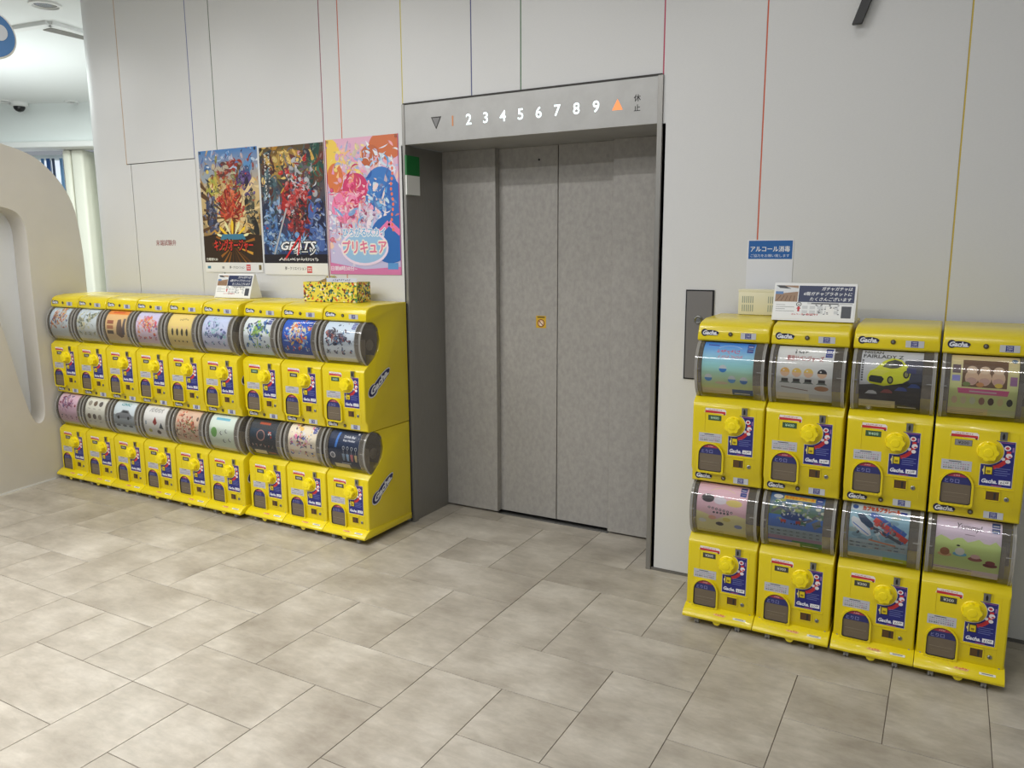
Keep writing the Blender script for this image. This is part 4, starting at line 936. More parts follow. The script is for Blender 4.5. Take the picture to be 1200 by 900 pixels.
def card_R4L():
    p = Print(CW, CH, rgb(222, 208, 222)); p.poly([(0, CH * .14), (CW, CH * .14), (CW, CH * .60)] + [(CW * (1 - k / 12), CH * (.64 + .035 * math.sin(k * 1.9))) for k in range(1, 13)], rgb(190, 205, 135)); p.rect(0, 0, CW, CH * .15, rgb(214, 198, 205))
    p.text('Yummy!', CW * .51, CH * .83, .028, rgb(48, 40, 44), w=.076, shear=.2, rot=-.03); p.line([(CW * .45, CH * .725), (CW * .60, CH * .72)], .002, rgb(130, 110, 125))
    for k, (x, y, c, c2) in enumerate(((.16, .42, rgb(150, 90, 50), rgb(205, 165, 120)), (.39, .45, rgb(228, 224, 220), rgb(95, 165, 205)), (.63, .40, rgb(215, 175, 175), rgb(150, 85, 80)), (.86, .33, rgb(135, 50, 62), rgb(110, 34, 46)))):
        p.ell(CW * x, CH * y - .010, .022, .008, c2, 14); p.ell(CW * x, CH * y, .015, .014 if k < 2 else .008, c, 14)
    p.ell(CW * .36, CH * .54, .006, .003, rgb(30, 30, 30), 8)
    corner_tag(p, rgb(60, 80, 130)); p.rect(0, CH * .125, CW * .6, .002, rgb(110, 90, 90)); base_foot(p, rgb(222, 214, 160), rgb(214, 200, 206), .022); return p
def card_B3L():
    p = Print(CW, CH, rgb(40, 52, 78)); p.poly([(CW * .2, CH * .55), (CW * .27, CH * .55), (CW * .33, CH * .93), (CW * .26, CH * .93)], rgb(70, 120, 190))
    p.text('Drink Bar', CW * .66, CH * .83, .015, rgb(225, 228, 235), w=.075, off=.03); p.text('Key Holder', CW * .66, CH * .73, .015, rgb(225, 228, 235), w=.078, off=.03)
    for k, c in enumerate((rgb(130, 150, 170), rgb(150, 180, 210), rgb(190, 110, 120), rgb(205, 190, 140))):
        x = CW * (.50 + .135 * k); p.ell(x, CH * .56, .008, .010, rgb(200, 204, 210), 14); p.ell(x, CH * .56, .005, .007, rgb(40, 52, 78), 12); p.line([(x, CH * .51), (x, CH * .42)], .002, rgb(180, 184, 190)); p.poly([(x - .009, CH * .42), (x + .009, CH * .42), (x + .006, CH * .25), (x - .006, CH * .25)], c)
    p.ell(CW * .14, CH * .36, .018, .018, rgb(205, 205, 208), 18); p.ell(CW * .14, CH * .36, .012, .012, rgb(110, 114, 124), 14); p.ell(CW * .9, CH * .93, .006, .006, rgb(235, 235, 240), 10)
    p.rect(CW * .14, CH * .02, CW * .5, CH * .13, rgb(214, 204, 160)); p.rect(CW * .4, CH * .17, CW * .3, .004, rgb(200, 204, 210)); return p
def card_B1L():
    p = Print(CW, CH, rgb(52, 58, 66)); p.rect(0, CH * .5, CW, CH * .22, rgb(40, 60, 78)); p.ell(CW * .42, CH * .56, .032, .032, rgb(170, 130, 120), 20); p.ell(CW * .42, CH * .56, .025, .026, rgb(56, 62, 74), 20)
    R = random.Random(3); p.rect(CW * .3, CH * .84, CW * .4, .014, rgb(170, 80, 50)); mini(p, CW * .75, CH * .6, .018, [rgb(210, 200, 190), rgb(170, 60, 50), rgb(235, 235, 235)], R)
    for k in range(6): mini(p, CW * (.1 + .15 * k), CH * .3, .009, [rgb(190, 180, 175), rgb(150, 80, 60), rgb(90, 90, 100)], R)
    p.rect(CW * .1, CH * .04, CW * .45, CH * .12, rgb(214, 204, 168)); p.rect(CW * .62, CH * .1, CW * .3, .006, rgb(170, 90, 60)); return p
def card_A2L():
    p = Print(CW, CH, rgb(228, 228, 218)); 
    for r in range(2):
        for k in range(3): p.ell(CW * (.2 + .27 * k), CH * (.78 - .38 * r), .018, .018, [rgb(150, 145, 135), rgb(110, 95, 80), rgb(90, 85, 85)][(k + r) % 3], 16); p.rect(CW * (.13 + .27 * k), CH * (.62 - .38 * r), .024, .003, rgb(120, 120, 115))
    base_foot(p, rgb(222, 214, 175), None, .02); return p
def card_A3L():
    p = Print(CW, CH, rgb(205, 214, 218)); p.rect(0, CH * .3, CW, CH * .28, rgb(150, 158, 164)); p.text('CIVIC', CW * .5, CH * .88, .020, rgb(50, 130, 140), w=.09, off=.04, shear=.2)
    p.poly([(CW * a, CH * b_) for a, b_ in ((.10, .52), (.14, .60), (.32, .64), (.42, .72), (.68, .72), (.80, .62), (.88, .58), (.88, .50), (.2, .47))], rgb(120, 124, 130)); p.poly([(CW * a, CH * b_) for a, b_ in ((.38, .64), (.45, .70), (.64, .70), (.72, .64))], rgb(50, 54, 60))
    for x in (.25, .72): p.ell(CW * x, CH * .50, .010, .011, rgb(30, 30, 32), 12)
    for k in range(3): p.ell(CW * (.2 + .3 * k), CH * .27, .02, .008, rgb(110, 116, 124), 12)
    base_foot(p, rgb(215, 212, 190), None, .02); return p
def card_A5U():
    p = generic(rgb(232, 214, 150), rgb(236, 216, 140), [rgb(60, 56, 50), rgb(90, 80, 60)], 55, None, foot=rgb(235, 225, 175), rows=0, tag=False)
    scribble(p, CW * .62, CH * .82, .07, .013, rgb(80, 70, 55), 5, 4)
    for k in range(4): p.ell(CW * (.2 + .2 * k), CH * .48, .009, .022, rgb(50, 48, 44), 12); p.ell(CW * (.2 + .2 * k), CH * .60, .007, .007, rgb(220, 190, 150), 10)
    for k in range(4): p.ell(CW * (.25 + .17 * k), CH * .24, .005, .006, rgb(60, 56, 50), 8)
    return p
def card_A3U():
    p = generic(rgb(222, 206, 170), rgb(226, 190, 130), [rgb(120, 80, 60)], 33, None, rows=0, tag=False)
    p.rect(0, CH * .86, CW, CH * .14, rgb(226, 150, 70)); p.line([(CW * .2, CH * .93), (CW * .75, CH * .93)], .010, rgb(190, 70, 40))
    for k in range(3): p.rect(CW * .08, CH * (.58 - .14 * k), CW * .3, CH * .1, [rgb(150, 95, 75), rgb(170, 120, 90), rgb(90, 80, 76)][k])
    p.poly([(CW * a, CH * b_) for a, b_ in ((.5, .3), (.58, .7), (.72, .72), (.8, .5), (.85, .25), (.7, .2))], rgb(110, 92, 84)); p.poly([(CW * .78, CH * .3), (CW * .85, CH * .74), (CW * .95, CH * .74), (CW * .9, CH * .3)], rgb(95, 90, 96)); return p
CARDS = {}
def C_(k, p): CARDS[k] = p.mesh('display_card', cardfn, knots=cum[1:-1], back=.0012, gain=1.36)
C_('R1U', card_R1U()); C_('R2U', card_R2U()); C_('R3U', card_R3U()); C_('R4U', card_R4U())
C_('R1L', card_R1L()); C_('R2L', card_R2L()); C_('R3L', card_R3L()); C_('R4L', card_R4L())
C_('B1U', generic(rgb(210, 218, 222), rgb(228, 234, 236), [rgb(70, 130, 190), rgb(60, 90, 150), rgb(150, 185, 70), rgb(100, 140, 60), rgb(50, 60, 90)], 61, rows=1, big=3, foot=rgb(190, 205, 205)))
C_('B2U', generic(rgb(50, 80, 150), rgb(45, 95, 185), [rgb(235, 150, 70), rgb(240, 225, 120), rgb(210, 90, 60), rgb(230, 235, 240), rgb(120, 170, 220)], 62, rows=1, big=4, foot=rgb(215, 205, 175)))
C_('B3U', generic(rgb(216, 220, 222), rgb(198, 212, 226), [rgb(60, 60, 80), rgb(110, 110, 130), rgb(150, 90, 80), rgb(90, 120, 150), rgb(50, 48, 60)], 63, rows=2, big=2, foot=rgb(214, 210, 180)))
C_('B1L', card_B1L()); C_('B3L', card_B3L())
C_('B2L', generic(rgb(226, 216, 196), rgb(232, 224, 206), [rgb(215, 120, 160), rgb(90, 110, 160), rgb(235, 200, 110), rgb(240, 240, 238), rgb(70, 60, 80)], 64, rows=2, big=2, foot=rgb(222, 206, 150)))
C_('A1U', generic(rgb(222, 224, 222), rgb(195, 212, 226), [rgb(150, 90, 60), rgb(225, 140, 70), rgb(80, 90, 130), rgb(200, 180, 140)], 71, rows=0, big=3, tag=False))
C_('A2U', generic(rgb(205, 206, 198), rgb(190, 202, 214), [rgb(140, 140, 120), rgb(190, 190, 160), rgb(90, 110, 100), rgb(225, 220, 190)], 72, rows=1, big=3, tag=False))
C_('A3U', card_A3U())
C_('A4U', generic(rgb(215, 195, 200), rgb(190, 190, 215), [rgb(225, 150, 60), rgb(220, 120, 140), rgb(130, 120, 150), rgb(240, 225, 210), rgb(190, 70, 90)], 74, rows=1, big=4, tag=False))
C_('A5U', card_A5U())
C_('A6U', generic(rgb(208, 208, 222), rgb(176, 186, 208), [rgb(110, 120, 160), rgb(170, 175, 205), rgb(70, 80, 120), rgb(150, 190, 190)], 76, rows=2, big=2, tag=False))
C_('A1L', generic(rgb(205, 180, 200), rgb(222, 196, 208), [rgb(130, 40, 60), rgb(170, 110, 150), rgb(90, 80, 130), rgb(230, 215, 225)], 81, rows=1, big=2, tag=False))
C_('A2L', card_A2L()); C_('A3L', card_A3L())
def hero4(p):
    p.text('パパパパ', CW * .5, CH * .84, .028, rgb(40, 40, 44), w=.12, shear=.2, off=.025)
    p.poly([(CW * .42, CH * .5), (CW * .52, CH * .66), (CW * .62, CH * .5), (CW * .52, CH * .42)], rgb(140, 50, 50)); p.poly([(CW * .7, CH * .36), (CW * .8, CH * .52), (CW * .9, CH * .34)], rgb(60, 70, 80)); p.ell(CW * .28, CH * .26, .016, .012, rgb(170, 165, 90), 12); p.ell(CW * .66, CH * .24, .018, .014, rgb(90, 80, 76), 12); p.rect(CW * .08, CH * .42, .014, .024, rgb(140, 150, 160))
C_('A4L', generic(rgb(228, 228, 224), rgb(232, 232, 230), [rgb(120, 120, 110)], 84, rows=0, hero=hero4, tag=False))
C_('A5L', generic(rgb(190, 170, 150), rgb(205, 180, 160), [rgb(110, 140, 90), rgb(90, 70, 60), rgb(200, 120, 90), rgb(225, 215, 190), rgb(150, 60, 50)], 85, rows=2, big=4, tag=False))
def hero6(p):
    p.line([(CW * .2, CH * .86), (CW * .75, CH * .86)], .016, rgb(110, 170, 190)); p.ell(CW * .2, CH * .5, .024, .03, rgb(110, 160, 90), 14)
    for x, y in ((.5, .5), (.7, .56), (.6, .3), (.82, .34)): p.ell(CW * x, CH * y, .012, .012, rgb(50, 60, 60), 12); p.ell(CW * x + .004, CH * y + .002, .011, .011, rgb(222, 230, 222), 12)
C_('A6L', generic(rgb(216, 226, 206), rgb(222, 232, 226), [rgb(110, 150, 100)], 86, rows=0, hero=hero6, tag=False))

# ------------------------------------------------------------------ build the machine columns
def machine(x, y, sx, cu, cl, pu, pl, label, group, side=False):
    t = thing('capsule_machine', label, 'capsule machine', (x, y, 0), 0, group); t.scale = (sx, 1, 1)
    bs = ob('base_tray', ME_base, t)
    for cx in (.056, Wm - .060):
        for cy in (.030, .36): ob('caster', ME_cast, bs, (cx, cy, 0))
    ob('warning_label', ME_lipred, bs); ob('serial_label', ME_lipwhite, bs); ob('screw', ME_screw, bs)
    ob('back_panel', ME_back, t)
    for k, (mh, dz, card, pr) in enumerate(((ME_low, 0, cl, pl), (ME_up, PZ, cu, pu))):
        h = ob('housing', mh, t, label=('lower', 'upper')[k] + ' yellow dispenser housing')
        for nm, me in (('knob', ME_knob), ('coin_slot', ME_coin), ('return_slot', ME_ret), ('lock', ME_lock), ('door_frame', ME_dframe), ('dispensing_door', ME_dwin), ('door_print', ME_dprint),
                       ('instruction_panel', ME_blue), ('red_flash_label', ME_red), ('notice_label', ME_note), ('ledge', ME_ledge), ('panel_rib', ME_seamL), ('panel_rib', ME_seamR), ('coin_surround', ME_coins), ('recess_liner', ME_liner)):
            ob(nm, me, h, (0, 0, dz))
        ob('price_plate', PR[pr][0], h, (0, 0, dz), label=PR[pr][1])
        if k == 0:
            pass
        else:
            for yy, z in ((.0755, 1.183), (.0597, .602)):
                if z > 1: ob('name_sticker', ME_logo, h, (0, .0762 - .0004, z - .006)); ob('maker_sticker', ME_maker, h, (.172, .0762 - .0006, z + .004)); ob('hood_lock', ME_hole, h, (0, .0765, z - .004))
                else: ob('name_sticker', ME_logo, h, (0, .0596, z - .006)); ob('maker_sticker', ME_maker, h, (.172, .0594, z + .008)); ob('hood_lock', ME_hole, h, (0, .0602, z - .003))
        if side: ob('side_logo', ME_sidelogo, h, (0, 0, dz))
        d = ob('capsule_drum', ME_drum, t, (0, 0, dz), label='clear plastic capsule drum with printed card')
        ob('drum_rim', ME_rim[0], d); ob('drum_rim', ME_rim[1], d); ob('display_card', CARDS[card], d)
        if side: ob('drum_insert', ME_hub, d)
    return t
ga, gb_, gr = 'six yellow capsule machines on the far left', 'three yellow capsule machines beside the elevator', 'four yellow capsule machines right of the elevator'
LA = ['leftmost yellow capsule machine, next to the curved white partition', 'yellow capsule machine, second from left, white card with six grey discs below', 'yellow capsule machine, third from left, with a tan card with orange band above',
      'yellow capsule machine, fourth from left, white card with red and grey shapes below', 'yellow capsule machine, fifth from left, with a pale yellow card with black figures above', 'sixth yellow capsule machine, right end of the far left row, side logo partly hidden']
for k in range(6):
    machine(-5.258 + k * .2975, 3.003, 1.04, 'A%dU' % (k + 1), 'A%dL' % (k + 1), '300', '300', LA[k], ga, side=(k == 5))
LB = ['yellow capsule machine with dark grey card showing a ring in its lower drum', 'yellow capsule machine under the patterned box, deep blue card above, cream and pink card below', 'yellow capsule machine against the left side of the elevator, navy key holder card below']
for k in range(3):
    machine(-3.464 + k * .2955, 3.029, 1.035, 'B%dU' % (k + 1), 'B%dL' % (k + 1), ('400', '300', '400')[k], '300', LB[k], gb_, side=(k == 2))
LR = ['yellow capsule machine nearest the elevator on the right, sky blue card above, pink card below', 'yellow capsule machine with grey card above and blue toy train track card below', 'yellow capsule machine with yellow sports car card in its upper drum', 'rightmost yellow capsule machine, green and pink Yummy card in its lower drum']
for k, x in enumerate((-.871, -.5860, -.2955, -.0115)):
    machine(x, 3.003, 1.0, 'R%dU' % (k + 1), 'R%dL' % (k + 1), ('400', '400', '400', '200')[k], '300', LR[k], gr, side=(k == 3))

# ------------------------------------------------------------------ things on top of the machines
TOPZ = 1.2595
def tent(x0, w_, y0, dep, h_, build, label, rz=0):
    t = thing('tent_sign', label, 'sign', (x0, y0, TOPZ), rz)
    lean = .045
    bb = MB(); bb.prism([(0, 0), (dep, 0), (lean + .012, h_), (lean, h_)], 0, w_); ob('sign_stand', bb.mesh('sign_stand', M['paper'], .001, 1), t)
    L = math.hypot(lean, h_); cy, cz = lean / L, h_ / L
    p = Print(w_ - .012, L - .014, rgb(236, 238, 240)); build(p, w_ - .012, L - .014)
    ob('sign_print', p.mesh('sign_print', lambda u, v, d: (.006 + u, (v + .007) * cy - (d + .0006) * cz, (v + .007) * cz + (d + .0006) * cy)), t)
def tent_art(p, w_, h_):
    p.rect(0, h_ * .50, w_ * .29, h_ * .48, rgb(150, 120, 95)); p.poly([(0, h_ * .98), (w_ * .29, h_ * .9), (w_ * .29, h_ * .80), (0, h_ * .72)], rgb(215, 218, 222)); p.rect(0, h_ * .72, w_ * .1, h_ * .08, rgb(90, 130, 180)); p.poly([(0, h_ * .98), (w_ * .1, h_ * .98), (w_ * .2, h_ * .88), (w_ * .05, h_ * .9)], rgb(60, 60, 66))
    for k in range(5): p.line([(w_ * (.02 + .055 * k), h_ * .52), (w_ * (.07 + .045 * k), h_ * .68)], .003, rgb(110, 80, 60))
    p.rect(w_ * .30, h_ * .50, w_ * .695, h_ * .48, rgb(30, 44, 84))
    for k, s_ in enumerate(('ガチャガチャは', '6階ガチャプラネットに', 'たくさんございます')):
        ww = w_ * (.38, .60, .52)[k]; p.text(s_, w_ * .965 - ww / 2, h_ * (.895 - .15 * k), h_ * .105, rgb(240, 242, 246), w=ww, off=.02, shear=.2)
    for k in range(4): p.rect(w_ * .02, h_ * (.40 - .06 * k), w_ * (.12 + .12 * (k % 2)), h_ * .012, rgb(120, 122, 126), up=False)
    p.n += 1; p.rect(w_ * .42, h_ * .44, w_ * .56, h_ * .05, rgb(200, 202, 206)); p.rect(w_ * .47, h_ * .445, w_ * .34, h_ * .035, rgb(90, 92, 96))
    for r in range(2):
        for k in range(5): p.rect(w_ * (.36 + .095 * k), h_ * (.30 - .13 * r), w_ * .07, h_ * .09, rgb(205, 208, 212), up=False)
    p.n += 1; p.rect(w_ * .66, h_ * .12, w_ * .1, h_ * .26, (1, 1, 1)); p.rect(w_ * .85, h_ * .06, w_ * .12, h_ * .34, rgb(66, 70, 80))
    R = random.Random(2)
    for _ in range(26): p.rect(w_ * R.uniform(.36, .82), h_ * R.uniform(.1, .42), .006, .003, rgb(90, 92, 98), up=False)
    p.n += 1; p.ell(w_ * .315, h_ * .43, w_ * .035, h_ * .065, rgb(40, 44, 52), 16); p.ell(w_ * .315, h_ * .43, w_ * .025, h_ * .045, rgb(236, 238, 240), 14); p.ell(w_ * .315, h_ * .43, w_ * .01, h_ * .02, rgb(60, 64, 76), 8)
    p.poly([(w_ * .285, h_ * .30), (w_ * .345, h_ * .30), (w_ * .315, h_ * .38)], rgb(190, 30, 45)); p.rect(w_ * .302, h_ * .22, w_ * .026, h_ * .09, rgb(190, 30, 45))
    p.text('エレベーター横付近です', w_ * .40, h_ * .14, h_ * .06, rgb(190, 50, 60), w=w_ * .34, off=.03)
tent(-.604, .300, 3.165, .105, .142, tent_art, 'large white tent sign with navy header on the right machine row')
tent(-3.905, .300, 3.285, .10, .140, tent_art, 'small white tent sign with navy header on the left machine row')

# cream ventilated box
t = thing('vented_box', 'cream plastic box with slots standing behind the right tent sign', 'box', (-.783, 3.375, TOPZ))
bb = MB(); bb.box(0, .186, 0, .06, 0, .104); bx = ob('box_body', bb.mesh('box_body', M['cream'], .003, 2), t)
bb = MB(); bb.box(-.001, .187, -.001, .061, .094, .106); ob('lid', bb.mesh('lid', M['cream'], .002, 1), t)
bb = MB()
for s0 in (.016, .122):
    for r in range(2):
        for k in range(6): bb.box(s0 + k * .0085, s0 + k * .0085 + .0035, -.0006, .001, .014 + r * .036, .042 + r * .036)
ob('vent_slots', bb.mesh('vent_slots', M['slot']), bx)
# patterned yellow box with a clear bag and a small label card
t = thing('patterned_box', 'small yellow box with colourful dotted pattern on top of the machines beside the elevator', 'box', (-3.125, 3.235, TOPZ), .08)
bw, bh, bd = .355, .107, .125
def patt(w_, h_, seed, n):
    p = Print(w_, h_, rgb(232, 214, 80), d=.00003); R = random.Random(seed)
    pal = [rgb(70, 130, 60), rgb(215, 95, 45), rgb(35, 60, 70), rgb(240, 235, 200), rgb(225, 170, 40), rgb(70, 130, 120), rgb(120, 50, 40), rgb(30, 70, 50), rgb(140, 165, 60)]
    for _ in range(n): p.ell(R.uniform(0, w_), R.uniform(0, h_), R.uniform(.004, .011), R.uniform(.003, .007), R.choice(pal), 8, R.uniform(0, 3))
    return p
bb = MB(); bb.box(0, bw, 0, bd, 0, bh); bo = ob('box_body', bb.mesh('box_body', pmat('yellow_card', rgb(230, 212, 80), .5), .001, 1), t)
ob('printed_front', patt(bw, bh, 1, 210).mesh('printed_front', front(0, -.0003, 0)), bo)
ob('printed_side', patt(bd, bh, 2, 120).mesh('printed_side', lambda u, v, d: (bw + .0003 + d, u, v)), bo)
ob('printed_top', patt(bw, bd, 3, 330).mesh('printed_top', lambda u, v, d: (u, v, bh + .0003 + d)), bo)
p = Print(.20, .022, rgb(205, 210, 226)); scribble(p, .10, .011, .12, .011, rgb(50, 52, 70), 9, 10)
ob('label_card', p.mesh('label_card', lambda u, v, d: (.15 + u, .012 - d, bh + v), back=.001), t)
bb = MB(); R = random.Random(7); vs = []
for j in range(7):
    for i in range(13):
        a = i / 12; zz = .036 * math.sin(PI * a) * (1 - abs(j - 3) / 4) * (.6 + .5 * R.random())
        vs.append((.07 + .14 * a, .03 + .012 * j, bh + .0015 + zz))
bb.add(vs, [(j * 13 + i, j * 13 + i + 1, (j + 1) * 13 + i + 1, (j + 1) * 13 + i) for j in range(6) for i in range(12)])
ob('plastic_bag', bb.mesh('plastic_bag', M['film']), t, label='crumpled clear plastic bag')

# ------------------------------------------------------------------ curved white partition at the left
PS = -.155; PX0 = -5.167 - .034
def partx(y): return PX0 + PS * (y - 2.578)
out = [(3.39, 0), (3.385, 1.265), (3.385, 1.50), (3.365, 1.74), (3.335, 1.87), (3.27, 1.985), (3.19, 2.07), (3.10, 2.14), (2.99, 2.178), (2.88, 2.20), (2.78, 2.222), (2.62, 2.24), (2.4, 2.25), (2.1, 2.24), (1.8, 2.18), (1.5, 2.02), (1.32, 1.8), (1.25, 1.5), (1.22, 1.2), (1.2, 0)]
# same picture outline on the slanted plane
hole = [(2.42, 1.835), (2.60, 1.83), (2.78, 1.822), (2.88, 1.806), (2.935, 1.775), (2.962, 1.725), (2.975, 1.66), (2.972, 1.437), (2.970, 1.071), (2.972, .754), (2.972, .49), (2.960, .43), (2.935, .405), (2.905, .408), (2.885, .43), (2.862, .485), (2.815, .659), (2.765, .948), (2.70, 1.213), (2.62, 1.45), (2.50, 1.68), (2.42, 1.76)]
def chaikin(P, n=2, closed=True):
    for _ in range(n):
        Q = []
        for i in range(len(P) if closed else len(P) - 1):
            a, b_ = P[i], P[(i + 1) % len(P)]
            Q += [(a[0] * .75 + b_[0] * .25, a[1] * .75 + b_[1] * .25), (a[0] * .25 + b_[0] * .75, a[1] * .25 + b_[1] * .75)]
        P = Q
    return P
hole = chaikin(hole, 2); o2 = [out[0]] + chaikin(out[1:-1], 2, False) + [out[-1]]
T = .42; DEP = .16
def P3(y, z, d): return (partx(y) - d, y, z)
cyc = lambda P: (sum(a for a, _ in P) / len(P), sum(b_ for _, b_ in P) / len(P))
hc = cyc(hole)
def shrink(P, k): return [(hc[0] + (a - hc[0]) * k, hc[1] + (b_ - hc[1]) * (1 - (1 - k) * .35)) for a, b_ in P]
bb = MB(); no, nh = len(o2), len(hole)
allp = o2 + hole
tris = tessellate_polygon([[Vector((a, b_, 0)) for a, b_ in o2], [Vector((a, b_, 0)) for a, b_ in hole]])
bb.add([P3(a, b_, 0) for a, b_ in allp], [tuple(t_) for t_ in tris])
h1 = shrink(hole, .985)
bb.add([P3(a, b_, 0) for a, b_ in hole] + [P3(a, b_, .012) for a, b_ in h1], [(i, (i + 1) % nh, nh + (i + 1) % nh, nh + i) for i in range(nh)])
bb.add([P3(a, b_, .012) for a, b_ in h1] + [P3(a, b_, DEP) for a, b_ in h1], [(i, (i + 1) % nh, nh + (i + 1) % nh, nh + i) for i in range(nh)])
tr = tessellate_polygon([[Vector((a, b_, 0)) for a, b_ in h1]]); bb.add([P3(a, b_, DEP) for a, b_ in h1], [tuple(t_) for t_ in tr], 1)
bb.add([P3(a, b_, 0) for a, b_ in o2] + [P3(a, b_, T) for a, b_ in o2], [(i, (i + 1) % no, no + (i + 1) % no, no + i) for i in range(no)])
tr = tessellate_polygon([[Vector((a, b_, 0)) for a, b_ in o2]]); bb.add([P3(a, b_, T) for a, b_ in o2], [tuple(t_) for t_ in tr])
ob('wall_left', bb.mesh('wall_left', [M['partition'], pmat('recess_white', rgb(236, 239, 242), .5)], smooth=True), kind='structure')
bb = MB(); bb.prism([(partx(1.2) + .004, 1.2), (partx(1.2) - .004, 1.2), (partx(3.0) - .004, 3.0), (partx(3.0) + .004, 3.0)], 0, .010, axis='z')
ob('baseboard_left', bb.mesh('baseboard_left', M['white']), kind='structure')

# ------------------------------------------------------------------ bright area behind the partition
# far wall: upper bulkhead, lower glazed front
A, B = Vector((-11.6, 5.16)), Vector((-8.6, 6.40)); d_ = (B - A).normalized(); nrm = Vector((d_.y, -d_.x))
def FP(s_, off=0): q = A + d_ * s_ + nrm * off; return (q.x, q.y)
Lf = (B - A).length
def fbox(mb, s0, s1, o0, o1, z0, z1, mi=0):
    pts = [FP(s0, o0), FP(s1, o0), FP(s1, o1), FP(s0, o1)]; mb.prism(pts, z0, z1, mi, 'z')
bb = MB(); fbox(bb, -1, Lf + 1.5, 0, -.3, 2.85, CEIL); fbox(bb, -1, Lf + 1.5, -.9, -1.0, 0, 2.83); ob('wall_far', bb.mesh('wall_far', M['farwall']), kind='structure')
bb = MB(); fbox(bb, -1, Lf + 1.5, .05, -.3, 2.80, 2.87); ob('trim_1', bb.mesh('trim_1', M['white'], .01, 2), kind='structure')
bb = MB(); fbox(bb, .2, 2.2, -.86, -.9, .6, 2.75); wn = ob('window_1', bb.mesh('window_1', pmat('lit_window_pane', rgb(220, 232, 240), .2, emit=rgb(235, 242, 250), es=.8)), kind='structure')
bb = MB()
for k in range(7): fbox(bb, .5 + .21 * k, .515 + .21 * k, -.80, -.84, .6, 2.75)
for z in (1.2, 1.9, 2.35): fbox(bb, .4, 2.1, -.80, -.84, z, z + .03)
ob('window_frame', bb.mesh('window_frame', pmat('window_frame_grey', rgb(170, 176, 180), .4)), wn)
for s0, wd, c, nm in ((1.31, .035, (95, 140, 190), 'pale blue'), (1.385, .045, (55, 100, 165), 'mid blue'), (1.465, .030, (70, 84, 110), 'dark grey blue'), (1.575, .035, (120, 165, 210), 'lightest blue')):
    bb = MB(); fbox(bb, s0, s0 + wd, -.70, -.715, 2.25 if wd < .04 else 2.1, 2.76)
    thing('window_banner', nm + ' narrow banner hanging in the bright window behind the curved partition', 'banner', group='blue banners in the far window', me=bb.mesh('window_banner', pmat('banner_' + nm.replace(' ', '_'), rgb(*c), .6)))
M['curtain'] = pmat('cream_curtain', rgb(232, 232, 218), .6)
for n_, (s0, wd) in enumerate(((1.975, .10), (2.09, .16), (2.4, .5))):
    bb = MB(); fbox(bb, s0, s0 + wd, -.2, -.5, 0, 2.80); ob('trim_%d' % (4 + n_), bb.mesh('trim', M['curtain'], .03, 3), kind='structure')
# dome camera under the bulkhead edge, at the wall
q = FP(1.70, .10)
t = thing('dome_camera', 'small dark dome camera with white ring high on the far wall', 'camera', (q[0], q[1], CEIL - .07))
bb = MB(); bb.lathe([(.10, .07), (.10, .03), (.075, .02)], (0, 0, 0), 'z', 24); ob('mount_ring', bb.mesh('mount_ring', M['white'], smooth=True), t)
bb = MB(); bb.lathe([(.065, .025), (.06, -.005), (.04, -.03), (.01, -.042)], (0, 0, 0), 'z', 24); ob('dome', bb.mesh('dome', M['black'], smooth=True), t)
# ceiling details beyond the partition
def downlight(x, y, label, r=.09):
    t = thing('downlight', label, 'ceiling light', (x, y, CEIL))
    bb = MB(); bb.lathe([(r, 0), (r, -.012), (r * .82, -.016), (r * .78, -.004)], (0, 0, 0), 'z', 28); ob('trim_ring', bb.mesh('trim_ring', M['white'], smooth=True), t)
    bb = MB(); bb.lathe([(r * .76, -.003), (r * .5, -.007), (r * .3, -.005)], (0, 0, 0), 'z', 24); ob('reflector', bb.mesh('reflector', pmat('dark_reflector', rgb(70, 66, 66), .2, .8), smooth=True), t)
def cpix(u, v, z=CEIL):
    yaw, pitch, roll, f = 0.509445, -0.168871, -0.0043166, 915.55
    m = SC.camera.matrix_world.to_3x3(); dr = m @ Vector(((u - 600) / f, -(v - 450) / f, -1)); k = (z - 1.53) / dr.z
    return (dr.x * k, dr.y * k)
x, y = cpix(53, 5); downlight(x, y, 'round recessed downlight nearest the wall in the left ceiling', .11)
x, y = cpix(5, 118); downlight(x, y, 'small recessed downlight far back at the left picture edge', .08)
x, y = cpix(84, 119); downlight(x, y, 'small recessed downlight far back beside the white wall end', .08)
x0, y0 = cpix(58, 25); e1 = Vector(cpix(85, 32.5)) - Vector((x0, y0)); e1.normalize(); e2 = Vector(cpix(12, 32.5)) - Vector((x0, y0)); e2.normalize()
bb = MB()
for e in (e1, e2):
    nn = Vector((-e.y, e.x)) * .035; c0 = Vector((x0, y0)); c1 = c0 + e * 2.2
    bb.prism([tuple(c0 - nn), tuple(c1 - nn), tuple(c1 + nn), tuple(c0 + nn)], CEIL - .03, CEIL, axis='z')
ob('trim_3', bb.mesh('trim_3', M['white']), kind='structure')
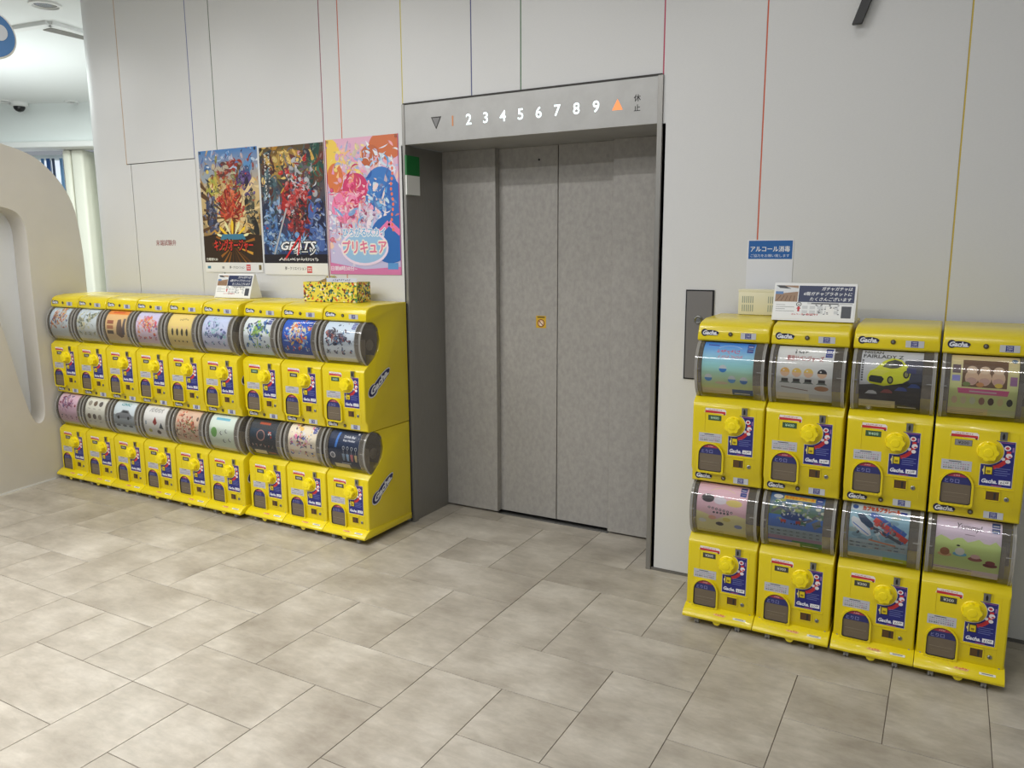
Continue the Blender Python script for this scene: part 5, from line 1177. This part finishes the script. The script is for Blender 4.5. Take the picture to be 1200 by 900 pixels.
c0 = Vector(cpix(50, 30.5)); c1 = Vector(cpix(90, 40)); e = (c1 - c0).normalized(); nn = Vector((-e.y, e.x)) * .06; c1 = c0 + e * 1.3
t = thing('ceiling_vent', 'grey linear air vent slot in the left ceiling', 'vent')
bb = MB(); bb.prism([tuple(c0 - nn * 1.2), tuple(c1 - nn * 1.2), tuple(c1 + nn * 1.2), tuple(c0 + nn * 1.2)], CEIL - .012, CEIL, axis='z'); ob('vent_frame', bb.mesh('vent_frame', M['white']), t)
for k in range(5):
    o_ = nn * (-.9 + .4 * k); a_ = c0 + e * .03 + o_; b2 = c1 - e * .03 + o_; q_ = nn * .16
    bb = MB(); bb.prism([tuple(a_), tuple(b2), tuple(b2 + q_), tuple(a_ + q_)], CEIL - .02, CEIL - .011, axis='z'); ob('slat', bb.mesh('slat', pmat('vent_grey', rgb(140, 138, 132), .5)), t)
# blue hanging sign at the left edge
m = SC.camera.matrix_world; f = 915.55; D = 4.2
ctr = m @ Vector(((-11 - 600) / f * D, -(43 - 450) / f * D, -D))
t = thing('hanging_sign', 'blue rounded sign with white rim hanging at the left picture edge', 'sign', tuple(ctr), math.atan2(-ctr.x, ctr.y) )
def drop(s_): return [(.118 * s_ * math.cos(a), .125 * s_ * math.sin(a) * (1 + .10 * math.sin(a))) for a in [2 * PI * k / 40 for k in range(40)]]
bb = MB(); bb.prism(drop(1.0), -.006, .02, axis='y'); sb = ob('sign_board', bb.mesh('sign_board', M['white'], .002, 1), t)
bb = MB(); bb.prism(drop(.94), -.009, -.0055, axis='y'); ob('blue_face', bb.mesh('blue_face', pmat('sign_blue', rgb(40, 100, 155), .35)), sb)
bb = MB(); bb.prism([(.045 + .035 * math.cos(a), .025 + .042 * math.sin(a)) for a in [2 * PI * k / 20 for k in range(20)]], -.011, -.0085, axis='y'); ob('painted_reflection', bb.mesh('painted_reflection', pmat('reflection_grey', rgb(185, 190, 195), .4)), sb)  # whitish reflection on the blue face, put in as a grey disc
bb = MB(); bb.tube([(0, .005, .12), (0, .005, CEIL - ctr.z)], .002, 6); ob('cable', bb.mesh('cable', M['metal']), t)
